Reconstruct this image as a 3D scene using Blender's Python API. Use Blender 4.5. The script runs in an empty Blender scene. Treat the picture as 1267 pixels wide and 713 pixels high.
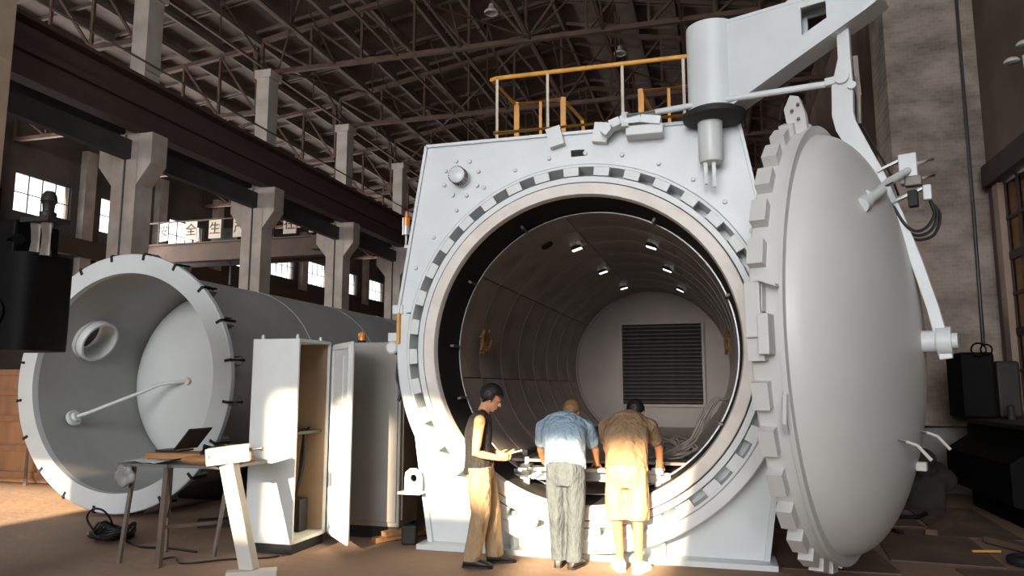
import bpy, bmesh, math, random
from mathutils import Vector, Matrix
random.seed(7)
R = math.radians
S = bpy.context.scene
C = S.collection
V = Vector

# ------------------------------------------------------------------ camera, world, lights, exposure
cam_data = bpy.data.cameras.new('camera')
cam_data.sensor_width = 36.0
cam_data.lens = 915.0 / 1267.0 * 36.0
cam_data.clip_start = 0.05
cam_data.clip_end = 300
camera = bpy.data.objects.new('camera', cam_data)
C.objects.link(camera)
camera.location = (0, 0, 1.65)
camera.rotation_euler = (R(90 + 7.6), 0, R(15.56))
S.camera = camera

world = bpy.data.worlds.new('world')
S.world = world
world.use_nodes = True
bgn = world.node_tree.nodes['Background']
bgn.inputs[0].default_value = (0.90, 0.95, 1.0, 1)
bgn.inputs[1].default_value = 3.0

SUN_DIR = V((0.05, 1.0, -0.28)).normalized()
sun_d = bpy.data.lights.new('sun', 'SUN')
sun_d.energy = 31.0
sun_d.color = (1.0, 0.78, 0.52)
sun_d.angle = R(0.53)
sun_o = bpy.data.objects.new('sun', sun_d)
C.objects.link(sun_o)
sun_o.rotation_euler = SUN_DIR.to_track_quat('-Z', 'Y').to_euler()

def area(name, loc, target, sx, sy, power, color):
    d = bpy.data.lights.new(name, 'AREA')
    d.shape = 'RECTANGLE'
    d.size = sx
    d.size_y = sy
    d.energy = power
    d.color = color
    o = bpy.data.objects.new(name, d)
    C.objects.link(o)
    o.location = loc
    o.rotation_euler = (V(target) - V(loc)).to_track_quat('-Z', 'Y').to_euler()
# added fill behind the photographer, no window cut for it; daylight of side windows
area('rear_fill', (-4.0, -25.6, 7.0), (-5.0, 12, 5.0), 15.5, 10, 7900, (0.98, 0.985, 1.0))
area('side_window_daylight', (-27.6, 32, 9.0), (-10, 32, 11.0), 50, 3.0, 6000, (1.0, 0.96, 0.92))

area('right_fill', (4.2, -3, 11.6), (-8, 6, 3.0), 28, 2.2, 1000, (0.97, 0.985, 1.0))  # added fill to lighten the tank shell from the right

S.view_settings.view_transform = 'Standard'
S.view_settings.look = 'None'
S.view_settings.exposure = 0.0
S.view_settings.gamma = 1.0
S.view_settings.use_curve_mapping = False

# ------------------------------------------------------------------ materials
def lin(c):
    out = []
    for v in c:
        v = v / 255.0
        out.append(v / 12.92 if v <= 0.04045 else ((v + 0.055) / 1.055) ** 2.4)
    return tuple(out)

def mat(name, rgb, rough=0.6, metal=0.0, var=0.12, scale=3.0, bump=0.0, bscale=30.0, rgb2=None, detail=4.0, coat=0.0, stretch=None, lo=.35, hi=.7, bdist=.02):
    m = bpy.data.materials.new(name)
    m.use_nodes = True
    nt = m.node_tree
    b = nt.nodes['Principled BSDF']
    b.inputs['Roughness'].default_value = rough
    b.inputs['Metallic'].default_value = metal
    if coat:
        b.inputs['Coat Weight'].default_value = coat
    tc = nt.nodes.new('ShaderNodeTexCoord')
    src = tc.outputs['Object']
    if stretch:
        mp = nt.nodes.new('ShaderNodeMapping')
        mp.inputs['Scale'].default_value = stretch
        nt.links.new(src, mp.inputs['Vector'])
        src = mp.outputs[0]
    n = nt.nodes.new('ShaderNodeTexNoise')
    n.inputs['Scale'].default_value = scale
    n.inputs['Detail'].default_value = detail
    nt.links.new(src, n.inputs['Vector'])
    r = nt.nodes.new('ShaderNodeValToRGB')
    a = lin(rgb)
    c2 = lin(rgb2) if rgb2 else tuple(x * (1 - var * 2) for x in a)
    r.color_ramp.elements[0].position = lo
    r.color_ramp.elements[1].position = hi
    r.color_ramp.elements[0].color = (*c2, 1)
    r.color_ramp.elements[1].color = (*a, 1)
    nt.links.new(n.outputs['Fac'], r.inputs[0])
    nt.links.new(r.outputs[0], b.inputs['Base Color'])
    if bump:
        n2 = nt.nodes.new('ShaderNodeTexNoise')
        n2.inputs['Scale'].default_value = bscale
        n2.inputs['Detail'].default_value = 5
        nt.links.new(src, n2.inputs['Vector'])
        bp = nt.nodes.new('ShaderNodeBump')
        bp.inputs['Strength'].default_value = bump
        bp.inputs['Distance'].default_value = bdist
        nt.links.new(n2.outputs['Fac'], bp.inputs['Height'])
        nt.links.new(bp.outputs[0], b.inputs['Normal'])
    return m

def glass(name, tint=(1, 1, 1), gloss=0.08):
    m = bpy.data.materials.new(name)
    m.use_nodes = True
    nt = m.node_tree
    nt.nodes.remove(nt.nodes['Principled BSDF'])
    out = nt.nodes['Material Output']
    t = nt.nodes.new('ShaderNodeBsdfTransparent')
    t.inputs[0].default_value = (*tint, 1)
    g = nt.nodes.new('ShaderNodeBsdfGlossy')
    g.inputs['Roughness'].default_value = 0.1
    mx = nt.nodes.new('ShaderNodeMixShader')
    n = nt.nodes.new('ShaderNodeTexNoise')
    n.inputs['Scale'].default_value = 1.5
    mr = nt.nodes.new('ShaderNodeMapRange')
    mr.inputs[3].default_value = gloss * 0.5
    mr.inputs[4].default_value = gloss * 1.5
    nt.links.new(n.outputs['Fac'], mr.inputs[0])
    nt.links.new(mr.outputs[0], mx.inputs[0])
    nt.links.new(t.outputs[0], mx.inputs[1])
    nt.links.new(g.outputs[0], mx.inputs[2])
    nt.links.new(mx.outputs[0], out.inputs[0])
    return m

def brickmat(name, rgb, rgb2, mortar, scale, plaster):
    m = mat(name, plaster, 0.9, 0, .15, 1.3, .5, 14, rgb2=rgb2, detail=9, stretch=(1, 1, 1.6), lo=.38, hi=.62)
    nt = m.node_tree
    b = nt.nodes['Principled BSDF']
    ramp = [n for n in nt.nodes if n.type == 'VALTORGB'][0]
    tc = nt.nodes.new('ShaderNodeTexCoord')
    mp = nt.nodes.new('ShaderNodeMapping')
    mp.inputs['Rotation'].default_value = (R(90), 0, 0)
    nt.links.new(tc.outputs['Object'], mp.inputs[0])
    br = nt.nodes.new('ShaderNodeTexBrick')
    br.inputs['Scale'].default_value = scale
    br.inputs['Color1'].default_value = (*lin(rgb), 1)
    br.inputs['Color2'].default_value = (*lin(rgb2), 1)
    br.inputs['Mortar'].default_value = (*lin(mortar), 1)
    br.inputs['Mortar Size'].default_value = 0.02
    nt.links.new(mp.outputs[0], br.inputs['Vector'])
    mx = nt.nodes.new('ShaderNodeMixRGB')
    mx.inputs[0].default_value = 0.7
    nt.links.new(br.outputs['Color'], mx.inputs[1])
    nt.links.new(ramp.outputs[0], mx.inputs[2])
    nt.links.new(mx.outputs[0], b.inputs['Base Color'])
    return m

M = {}
M['plate'] = mat('plate_paint', (206, 213, 215), .34, 0, .045, 2.5, .03, 12)
M['ring'] = mat('ring_paint', (206, 211, 211), .38, 0, .05, 3, .02, 20)
M['gasket'] = mat('seal_face', (214, 207, 198), .42, 0, .08, 5)
M['door'] = mat('door_paint', (200, 200, 197), .42, 0, .04, 1.5, .02, 8)
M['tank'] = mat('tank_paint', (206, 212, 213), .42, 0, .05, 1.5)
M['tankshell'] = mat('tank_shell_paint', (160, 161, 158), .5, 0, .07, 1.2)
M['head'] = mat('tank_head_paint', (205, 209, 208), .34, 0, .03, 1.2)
M['black'] = mat('black_gap', (22, 21, 21), .7, 0, .2, 6)
M['liner'] = mat('liner_steel', (208, 194, 184), .36, .35, .3, .9, .04, 6)
M['linerwall'] = mat('liner_end_steel', (122, 110, 102), .42, .3, .12, 1.2)
M['slat'] = mat('slat_steel', (118, 110, 104), .5, .4, .1, 8)
M['slatdark'] = mat('grille_dark', (28, 26, 25), .8, 0, .2, 8)
M['yellow'] = mat('rail_yellow', (222, 160, 70), .5, 0, .12, 6)
M['rubber'] = mat('rubber_black', (28, 28, 29), .7, 0, .15, 10)
M['pipe'] = mat('galvanised', (190, 192, 190), .35, .4, .08, 8)
M['grime'] = mat('machine_grime', (36, 33, 31), .6, .2, .25, 4, .3, 12)
M['darkmetal'] = mat('dark_machine', (9, 8, 8), .65, 0, .2, 4, .2, 12)
M['concrete'] = mat('column_concrete', (178, 169, 161), .9, 0, .14, 1.3, .25, 10, rgb2=(150, 140, 132))
M['concretedark'] = mat('column_near', (172, 152, 130), .9, 0, .12, 1.2, .25, 8)
M['girder'] = mat('girder_rust', (74, 56, 50), .75, 0, .15, 1.2, .15, 8, stretch=(3, .3, 3))
M['girderblue'] = mat('girder_dark', (58, 56, 58), .7, 0, .15, 1.5)
M['truss'] = mat('truss_steel', (92, 70, 58), .75, 0, .18, 2)
M['roofslab'] = mat('roof_slab', (116, 103, 96), .95, 0, .2, .7, .2, 6, rgb2=(82, 71, 66))
M['purlin'] = mat('purlin_concrete', (110, 98, 90), .9, 0, .15, 1)
M['wallbrown'] = mat('hall_wall', (90, 83, 79), .95, 0, .15, .5, .2, 5, rgb2=(66, 60, 57))
M['wallright'] = mat('right_wall_plaster', (108, 91, 82), .95, 0, .15, .9, .3, 9, rgb2=(84, 70, 63))
M['brick'] = brickmat('pillar_brick', (138, 126, 117), (98, 88, 81), (146, 134, 125), 4.0, (152, 139, 129))
M['dado'] = mat('pillar_dado', (146, 144, 139), .9, 0, .18, 2.2, .2, 12, rgb2=(104, 100, 95))
M['floor'] = mat('earth_floor', (154, 127, 105), .9, 0, .2, .55, .5, 9, rgb2=(126, 103, 86), detail=8)
M['steelplate'] = mat('floor_plate_steel', (112, 90, 75), .8, .05, .2, 1.6, .25, 9, rgb2=(84, 68, 57))
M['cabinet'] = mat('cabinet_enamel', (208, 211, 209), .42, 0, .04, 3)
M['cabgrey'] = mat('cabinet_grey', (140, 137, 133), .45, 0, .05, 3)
M['cabin'] = mat('cabinet_plate', (146, 124, 102), .5, .2, .1, 3)
M['wood'] = mat('board_wood', (170, 124, 82), .75, 0, .2, 4, .2, 20, stretch=(1, 6, 6))
M['crate'] = mat('crate_wood', (158, 116, 82), .8, 0, .2, 3, .2, 15, stretch=(1, 1, .3))
M['whitewood'] = mat('white_beam', (188, 184, 176), .55, 0, .06, 4, .1, 15)
M['paper'] = mat('paper', (214, 216, 214), .8, 0, .06, 6)
M['bag'] = mat('plastic_bag', (150, 150, 148), .35, 0, .15, 6, .6, 14)
M['laptop'] = mat('laptop_black', (42, 40, 41), .4, 0, .1, 10)
M['laptopgrey'] = mat('laptop_edge', (120, 120, 122), .4, .3, .1, 10)
M['legsteel'] = mat('table_leg_steel', (128, 120, 112), .5, .4, .12, 6)
M['legbrown'] = mat('table_leg_rust', (104, 90, 80), .7, .2, .15, 6)
M['cable'] = mat('cable_black', (22, 20, 20), .5, 0, .1, 20)
M['cablegrey'] = mat('cable_grey', (146, 138, 128), .45, 0, .2, 14)
M['amber'] = mat('amber_lens', (220, 128, 40), .25, 0, .1, 10, coat=.5)
M['sign'] = mat('sign_white', (206, 194, 178), .8, 0, .1, 3)
M['ink'] = mat('sign_ink', (70, 44, 34), .8, 0, .1, 3)
M['crane'] = mat('crane_girder', (78, 54, 35), .7, 0, .2, 1.5)
M['lamp'] = mat('lamp_enamel', (190, 190, 186), .4, 0, .08, 4)
M['debris'] = mat('tape_brown', (150, 112, 62), .7, 0, .3, 14)
M['heap'] = mat('canvas_heap', (48, 42, 38), .9, 0, .25, 3, .8, 6)
M['winframe'] = mat('window_frame_steel', (82, 74, 70), .7, 0, .1, 4)
M['jamb'] = mat('window_jamb', (140, 122, 110), .9, 0, .12, 2)
M['darkwood'] = mat('lintel_dark', (46, 32, 28), .8, 0, .2, 3)
M['glass'] = glass('window_glass')
M['amberglass'] = glass('amber_pane', (.36, .28, .17), .12)
M['skin'] = mat('skin', (206, 150, 112), .55, 0, .06, 8)
M['skin2'] = mat('skin_tanned', (188, 130, 94), .55, 0, .06, 8)
M['hair'] = mat('hair_black', (24, 20, 19), .5, 0, .2, 30, .5, 60)
M['hairlight'] = mat('hair_light_brown', (150, 112, 70), .6, 0, .2, 30, .5, 60)
M['vest'] = mat('vest_black', (30, 28, 29), .85, 0, .15, 8, .9, 6, bdist=.09, stretch=(1.6, 1.6, .8))
M['khaki'] = mat('trousers_khaki', (168, 142, 108), .85, 0, .07, 6, .9, 6, bdist=.09, stretch=(1.6, 1.6, .8))
M['blue'] = mat('shirt_light_blue', (158, 182, 200), .85, 0, .06, 5, .9, 6, bdist=.09, stretch=(1.6, 1.6, .8))
M['grey'] = mat('trousers_grey', (76, 84, 90), .85, 0, .12, 6, .9, 6, bdist=.09, stretch=(1.6, 1.6, .8))
M['tan'] = mat('shirt_tan', (150, 122, 92), .85, 0, .07, 5, .9, 6, bdist=.09, stretch=(1.6, 1.6, .8))
M['beige'] = mat('shorts_beige', (172, 146, 112), .85, 0, .06, 5, .9, 6, bdist=.09, stretch=(1.6, 1.6, .8))
M['shoe'] = mat('shoe_black', (34, 30, 30), .5, 0, .1, 10)
M['shoewhite'] = mat('shoe_white', (230, 224, 212), .6, 0, .06, 10)
M['phone'] = mat('phone_white', (230, 230, 228), .3, 0, .03, 10)
M['darkmetal'].node_tree.nodes['Principled BSDF'].inputs['Specular IOR Level'].default_value = .12
M['portglow'] = mat('port_glow', (240, 236, 228), .5, 0, .02, 4)  # emissive white for the port covers
M['portglow'].node_tree.nodes['Principled BSDF'].inputs['Emission Color'].default_value = (1, .97, .9, 1)
M['portglow'].node_tree.nodes['Principled BSDF'].inputs['Emission Strength'].default_value = 1.6
M['eye'] = mat('eye_dark', (30, 22, 20), .3, 0, .1, 20)

# ------------------------------------------------------------------ helpers
W = {}
KIDS = {}
def link(o, Mx, parent=None):
    C.objects.link(o)
    o.matrix_basis = Mx
    if parent is not None:
        o.parent = parent
        o.matrix_parent_inverse = W[parent].inverted()
        KIDS.setdefault(parent, []).append(o)
    W[o] = Mx.copy()
    return o

def tag(o, label=None, cat=None, group=None, kind=None):
    if label: o['label'] = label
    if cat: o['category'] = cat
    if group: o['group'] = group
    if kind: o['kind'] = kind
    return o

def thing(name, loc, label=None, cat=None, group=None, kind=None):
    o = bpy.data.objects.new(name, None)
    o.empty_display_size = .2
    link(o, Matrix.Translation(V(loc)))
    return tag(o, label, cat, group, kind)

def inst(name, me, Mx, parent=None):
    return link(bpy.data.objects.new(name, me), Mx, parent)

def frame(d, up=V((0, 0, 1))):
    d = V(d).normalized()
    if abs(d.dot(up)) > .98:
        up = V((0, 1, 0))
    a = d.cross(up).normalized()
    b = a.cross(d).normalized()
    return d, a, b

class MB:
    def __init__(s):
        s.v = []
        s.f = []
        s.mi = []
        s.cur = 0
    def add(s, vs, fs):
        n = len(s.v)
        s.v += [V(p) for p in vs]
        s.f += [tuple(i + n for i in f) for f in fs]
        s.mi += [s.cur] * len(fs)
        return s
    def box(s, c, size, rz=0, Mx=None):
        hx, hy, hz = size[0] / 2, size[1] / 2, size[2] / 2
        T = Mx if Mx is not None else Matrix.Translation(V(c)) @ Matrix.Rotation(rz, 4, 'Z')
        vs = [T @ V((x * hx, y * hy, z * hz)) for x in (-1, 1) for y in (-1, 1) for z in (-1, 1)]
        return s.add(vs, [(0, 1, 3, 2), (4, 6, 7, 5), (0, 4, 5, 1), (2, 3, 7, 6), (0, 2, 6, 4), (1, 5, 7, 3)])
    def lim(s, x0, x1, y0, y1, z0, z1):
        return s.box(((x0 + x1) / 2, (y0 + y1) / 2, (z0 + z1) / 2), (x1 - x0, y1 - y0, z1 - z0))
    def bar(s, p, q, w, h, up=V((0, 0, 1))):
        p, q = V(p), V(q)
        d, a, b = frame(q - p, V(up))
        vs = []
        for e in (p, q):
            for x, y in ((-1, -1), (1, -1), (1, 1), (-1, 1)):
                vs.append(e + a * x * w / 2 + b * y * h / 2)
        return s.add(vs, [(3, 2, 1, 0), (4, 5, 6, 7), (0, 1, 5, 4), (1, 2, 6, 5), (2, 3, 7, 6), (3, 0, 4, 7)])
    def tube(s, pts, r, n=10, caps=True, closed=False):
        pts = [V(p) for p in pts]
        rs = r if isinstance(r, (list, tuple)) else [r] * len(pts)
        vs = []
        prev = None
        for i, p in enumerate(pts):
            if closed:
                d = pts[(i + 1) % len(pts)] - pts[i - 1]
            else:
                d = pts[min(i + 1, len(pts) - 1)] - pts[max(i - 1, 0)]
            d.normalize()
            if prev is None:
                _, a, b = frame(d)
            else:
                a = prev - d * prev.dot(d)
                a.normalize()
                b = d.cross(a)
            prev = a
            for k in range(n):
                t = 2 * math.pi * k / n
                vs.append(p + (a * math.cos(t) + b * math.sin(t)) * rs[i])
        fs = []
        m = len(pts)
        for i in range(m if closed else m - 1):
            j = (i + 1) % m
            for k in range(n):
                k2 = (k + 1) % n
                fs.append((i * n + k, i * n + k2, j * n + k2, j * n + k))
        if caps and not closed:
            fs.append(tuple(range(n - 1, -1, -1)))
            fs.append(tuple((m - 1) * n + k for k in range(n)))
        return s.add(vs, fs)
    def lathe(s, prof, o, ax, n=64, closed=False, a0=0.0, a1=2 * math.pi):
        # prof: list of (distance along the axis, radius)
        o = V(o)
        d = V(ax).normalized()
        _, a, b = frame(d)
        full = abs(a1 - a0 - 2 * math.pi) < 1e-6
        cnt = n if full else n + 1
        vs = []
        for (t, r) in prof:
            for k in range(cnt):
                an = a0 + (a1 - a0) * k / n
                vs.append(o + d * t + (a * math.cos(an) + b * math.sin(an)) * r)
        fs = []
        m = len(prof)
        for i in range(m if closed else m - 1):
            j = (i + 1) % m
            for k in range(n):
                k2 = (k + 1) % cnt
                fs.append((i * cnt + k, j * cnt + k, j * cnt + k2, i * cnt + k2))
        return s.add(vs, fs)
    def ell(s, c, rx, ry, rz, Mx=None, n=16, m=10):
        c = V(c)
        T = Mx if Mx is not None else Matrix.Identity(3)
        vs, fs = [], []
        for i in range(m + 1):
            ph = math.pi * i / m
            for k in range(n):
                t = 2 * math.pi * k / n
                vs.append(c + T @ V((rx * math.sin(ph) * math.cos(t), ry * math.sin(ph) * math.sin(t), rz * math.cos(ph))))
        for i in range(m):
            for k in range(n):
                k2 = (k + 1) % n
                fs.append((i * n + k, (i + 1) * n + k, (i + 1) * n + k2, i * n + k2))
        return s.add(vs, fs)
    def loft(s, secs, n=20):
        # secs: (centre, right vector, forward vector, rx, ry[, exponent])
        vs, fs = [], []
        for sc in secs:
            c, a, b, rx, ry = sc[:5]
            e = sc[5] if len(sc) > 5 else 1.0
            for k in range(n):
                t = 2 * math.pi * k / n
                ct, st = math.cos(t), math.sin(t)
                vs.append(V(c) + V(a) * rx * math.copysign(abs(ct) ** e, ct) + V(b) * ry * math.copysign(abs(st) ** e, st))
        for i in range(len(secs) - 1):
            for k in range(n):
                k2 = (k + 1) % n
                fs.append((i * n + k, i * n + k2, (i + 1) * n + k2, (i + 1) * n + k))
        fs.append(tuple(range(n - 1, -1, -1)))
        fs.append(tuple((len(secs) - 1) * n + k for k in range(n)))
        return s.add(vs, fs)
    def prism(s, poly, d):
        n = len(poly)
        d = V(d)
        vs = [V(p) for p in poly] + [V(p) + d for p in poly]
        fs = [tuple(range(n - 1, -1, -1)), tuple(range(n, 2 * n))]
        fs += [(i, (i + 1) % n, n + (i + 1) % n, n + i) for i in range(n)]
        return s.add(vs, fs)
    def mesh(s, name, mats, smooth=False, origin=None):
        me = bpy.data.meshes.new(name)
        o = V(origin) if origin is not None else V((0, 0, 0))
        me.from_pydata([tuple(p - o) for p in s.v], [], s.f)
        if not isinstance(mats, (list, tuple)):
            mats = [mats]
        for m in mats:
            me.materials.append(m)
        for p, i in zip(me.polygons, s.mi):
            p.material_index = i
        bm = bmesh.new()
        bm.from_mesh(me)
        bmesh.ops.remove_doubles(bm, verts=bm.verts, dist=1e-5)
        bmesh.ops.recalc_face_normals(bm, faces=bm.faces)
        bm.to_mesh(me)
        bm.free()
        if smooth:
            for p in me.polygons:
                p.use_smooth = True
            me.set_sharp_from_angle(angle=R(35))
        return me
    def origin(s):
        xs = [p.x for p in s.v]
        ys = [p.y for p in s.v]
        zs = [p.z for p in s.v]
        return V(((min(xs) + max(xs)) / 2, (min(ys) + max(ys)) / 2, min(zs)))
    def build(s, name, mats, parent=None, smooth=False, bevel=0.0):
        o = s.origin()
        ob = inst(name, s.mesh(name, mats, smooth, o), Matrix.Translation(o), parent)
        if bevel:
            bv = ob.modifiers.new('bevel', 'BEVEL')
            bv.width = bevel
            bv.segments = 2
            bv.limit_method = 'ANGLE'
        return ob

def smooth_path(pts, sub=5):
    pts = [V(p) for p in pts]
    out = []
    for i in range(len(pts) - 1):
        p0, p1, p2, p3 = pts[max(i - 1, 0)], pts[i], pts[i + 1], pts[min(i + 2, len(pts) - 1)]
        for k in range(sub):
            t = k / sub
            out.append(.5 * (2 * p1 + (p2 - p0) * t + (2 * p0 - 5 * p1 + 4 * p2 - p3) * t * t + (3 * p1 - p0 - 3 * p2 + p3) * t ** 3))
    out.append(pts[-1])
    return out

def evaluated_mesh(ob):
    dg = bpy.context.evaluated_depsgraph_get()
    dg.update()
    return bpy.data.meshes.new_from_object(ob.evaluated_get(dg))

def plate_mesh(name, polys, t, mt):
    """flat plate with holes; outline first, then holes; local XY, thickness t centred on Z"""
    cu = bpy.data.curves.new('tmp', 'CURVE')
    cu.dimensions = '2D'
    cu.fill_mode = 'BOTH'
    cu.extrude = t / 2
    for poly in polys:
        sp = cu.splines.new('POLY')
        sp.points.add(len(poly) - 1)
        for i, p in enumerate(poly):
            sp.points[i].co = (p[0], p[1], 0, 1)
        sp.use_cyclic_u = True
    ob = bpy.data.objects.new('tmp', cu)
    C.objects.link(ob)
    me = evaluated_mesh(ob)
    bpy.data.objects.remove(ob)
    me.name = name
    me.materials.clear()
    me.materials.append(mt)
    return me

def text_mesh(body, size, t, mt):
    cu = bpy.data.curves.new('tmp', 'FONT')
    cu.body = body
    cu.size = size
    cu.extrude = t
    cu.align_x = 'CENTER'
    cu.align_y = 'CENTER'
    ob = bpy.data.objects.new('tmp', cu)
    C.objects.link(ob)
    me = evaluated_mesh(ob)
    bpy.data.objects.remove(ob)
    me.materials.clear()
    me.materials.append(mt)
    return me

XZ = Matrix.Rotation(R(90), 4, 'X')      # plate local (x, y) -> world (x, z), local z -> -y

def plate_xz(name, polys, y, t, mt, parent=None):
    """plate standing in the XZ plane, front face at y, thickness t going back (+y)"""
    ox = sum(p[0] for p in polys[0]) / len(polys[0])
    oz = min(p[1] for p in polys[0])
    me = plate_mesh(name, [[(p[0] - ox, p[1] - oz) for p in po] for po in polys], t, mt)
    return inst(name, me, Matrix.Translation((ox, y + t / 2, oz)) @ XZ, parent)

def circle(cx, cz, r, n=96, a0=0, a1=360):
    full = a1 - a0 == 360
    return [(cx + r * math.cos(R(a0 + (a1 - a0) * i / (n if full else n - 1))), cz + r * math.sin(R(a0 + (a1 - a0) * i / (n if full else n - 1)))) for i in range(n)]

def remeshed(mb, name, mt, voxel, smooth_iter=6, parent=None):
    o = mb.origin()
    tmp = bpy.data.objects.new('tmp', mb.mesh('tmp', mt, False, o))
    C.objects.link(tmp)
    rm = tmp.modifiers.new('r', 'REMESH')
    rm.mode = 'VOXEL'
    rm.voxel_size = voxel
    rm.use_smooth_shade = True
    sm = tmp.modifiers.new('s', 'SMOOTH')
    sm.factor = .5
    sm.iterations = smooth_iter
    me = evaluated_mesh(tmp)
    bpy.data.objects.remove(tmp)
    me.name = name
    for p in me.polygons:
        p.use_smooth = True
    if not me.materials:
        me.materials.append(mt)
    return inst(name, me, Matrix.Translation(o), parent)

def copy_tree(o, Mx, label=None):
    """copy a top-level thing with its parts and their sub-parts"""
    delta = Mx @ W[o].inverted()
    c = o.copy()
    link(c, Mx)
    if label: c['label'] = label
    for ch in list(KIDS.get(o, [])):
        k = ch.copy()
        link(k, delta @ W[ch], c)
        for g in list(KIDS.get(ch, [])):
            link(g.copy(), delta @ W[g], k)
    return c

ORD = ['first', 'second', 'third', 'fourth', 'fifth', 'sixth', 'seventh', 'eighth', 'ninth', 'tenth']

# ------------------------------------------------------------------ floor
fl = MB().lim(-29, 5, -26.2, 62, -.2, 0).build('floor', M['floor'])
tag(fl, kind='structure')
# worn steel plates let into the floor beside the door and along the machine
k = 0
pm = {}
for (x, y, w, d, a) in [(.95, 8.3, 1.0, 1.7, 3), (2.05, 8.9, .95, 1.8, -4), (1.7, 10.8, 1.1, 1.7, 2), (2.75, 10.5, .8, 2.2, -3), (1.4, 12.7, 1.5, 1.2, 4), (2.5, 7.2, .9, 1.3, 5), (1.4, 6.3, 1.2, .9, -2), (.6, 10.3, .9, 1.9, 1)]:
    mb = MB().box((x, y, .007 + k * .0008), (w, d, .012), R(a))
    mb.build('floor_plate', M['steelplate'], fl)
    k += 1

# ------------------------------------------------------------------ left wall with two rows of steel windows
WX = -28.2
wy = [18.9, 23.5, 28.0, 32.6, 37.2, 42.1, 46.7, 51.4, 56.4]
WW = 2.8
rows = [(5.7, 7.25), (8.95, 10.7)]
mb = MB()
zs = [0, 5.7, 7.25, 8.95, 10.7, 13.6]
for i in (0, 2, 4):
    mb.lim(WX - .4, WX, -26, 62, zs[i], zs[i + 1])
edges = [-26]
for y in wy:
    edges += [y, y + WW]
edges.append(62)
for (z0, z1) in rows:
    for i in range(0, len(edges), 2):
        mb.lim(WX - .4, WX, edges[i], edges[i + 1], z0, z1)
tag(mb.build('wall_left', M['wallbrown']), kind='structure')
wn = 1
pane_me = None
for ri, (z0, z1) in enumerate(rows):
    for wi, y in enumerate(wy):
        w = thing('window_%d' % wn, (WX - .1, y + WW / 2, z0), kind='structure')
        wn += 1
        fr = MB()
        x = WX - .12
        for (a, b) in ((y, y + .06), (y + WW - .06, y + WW)):
            fr.lim(x - .04, x + .04, a, b, z0, z1)
        for (a, b) in ((z0, z0 + .06), (z1 - .06, z1)):
            fr.lim(x - .04, x + .04, y + .06, y + WW - .06, a, b)
        fr.build('window_frame', M['winframe'], w)
        pw, ph = (WW - .12) / 4, (z1 - z0 - .12) / 2
        for i in range(1, 4):
            MB().lim(x - .02, x + .02, y + .06 + i * pw - .02, y + .06 + i * pw + .02, z0 + .06, z1 - .06).build('muntin', M['winframe'], w)
        MB().lim(x - .018, x + .018, y + .06, y + WW - .06, z0 + .06 + ph - .02, z0 + .06 + ph + .02).build('muntin', M['winframe'], w)
        pm_ = MB().box((0, 0, 0), (.008, pw - .04, ph - .04)).mesh('pane', M['glass'])
        for i in range(4):
            for j in range(2):
                inst('pane', pm_, Matrix.Translation((x, y + .06 + (i + .5) * pw, z0 + .06 + (j + .5) * ph)), w)
# ledge and pilasters of the left wall
tag(MB().lim(WX, WX + .5, -26, 62, 7.5, 8.3).build('trim_1', M['girder']), kind='structure')
for i, y in enumerate([21.9, 26.7, 31.4, 36.0, 40.6, 45.4, 50.1, 55.0]):
    tag(MB().lim(WX, WX + .35, y, y + .6, 0, 12.5).build('trim_%d' % (i + 2), M['concrete']), kind='structure')

# ------------------------------------------------------------------ end walls
tag(MB().lim(-28.6, 5, 62, 62.4, 0, 18).build('wall_back', M['wallbrown']), kind='structure')
# unseen wall behind the photographer, openings shaped to throw the sun patches
YR = -26.0
def through(x, z, y):
    t = (y - YR)
    return (x - SUN_DIR.x / SUN_DIR.y * t, z - SUN_DIR.z / SUN_DIR.y * t)
open_a = [through(*p, 7.2) for p in [(-4.34, 1.36), (-3.6, 1.38), (-3.6, .02), (-4.34, .02)]]
open_c = [through(*p, 7.2) for p in [(-3.22, 1.42), (-2.9, 1.42), (-1.75, 1.0), (-.35, 1.0), (-.42, .6), (-.6, -.25), (-1.78, -.25), (-2.0, .38), (-2.1, .48), (-3.22, .48)]]
open_b = [through(*p, 8.0) for p in [(-13.5, -.75), (-8.33, -.75), (-8.33, .55), (-13.5, .55)]]
wr = plate_xz('wall_rear', [[(-28.6, 0), (5, 0), (5, 18), (-28.6, 18)], open_a, open_b, open_c], YR, .04, M['wallbrown'])
tag(wr, kind='structure')

# ------------------------------------------------------------------ right wall, brick pillar, window
RX = 4.3
mb = MB()
WY0, WY1, WZ0, WZ1 = 9.6, 12.95, 1.25, 4.9
mb.lim(RX, RX + .4, -26, WY0, 0, 10.4)
mb.lim(RX, RX + .4, WY1, 62, 0, 10.4)
mb.lim(RX, RX + .4, -26, 62, 12.8, 15.2)
mb.lim(RX, RX + .4, -26, -18, 10.4, 12.8)
mb.lim(RX, RX + .4, 12, 62, 10.4, 12.8)
mb.lim(RX, RX + .4, WY0, WY1, 0, WZ0)
mb.lim(RX, RX + .4, WY0, WY1, WZ1, 10.4)
tag(mb.build('wall_right', M['wallright']), kind='structure')
for o in [MB().lim(2.93, RX, 13.3, 14.4, 1.0, 14.8).build('trim_20', M['brick']), MB().lim(2.91, RX, 13.28, 14.42, 0, 1.0).build('trim_21', M['dado'])]:
    tag(o, kind='structure')
w = thing('window_%d' % wn, (RX + .15, 11.3, WZ0), kind='structure')
wn += 1
fr = MB()
fr.lim(RX - .06, RX + .3, WY1 - .22, WY1, WZ0, WZ1)
fr.build('window_jamb', M['jamb'], w)
MB().lim(RX - .06, RX + .3, WY0, WY0 + .2, WZ0, WZ1).build('window_jamb', M['jamb'], w)
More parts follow.
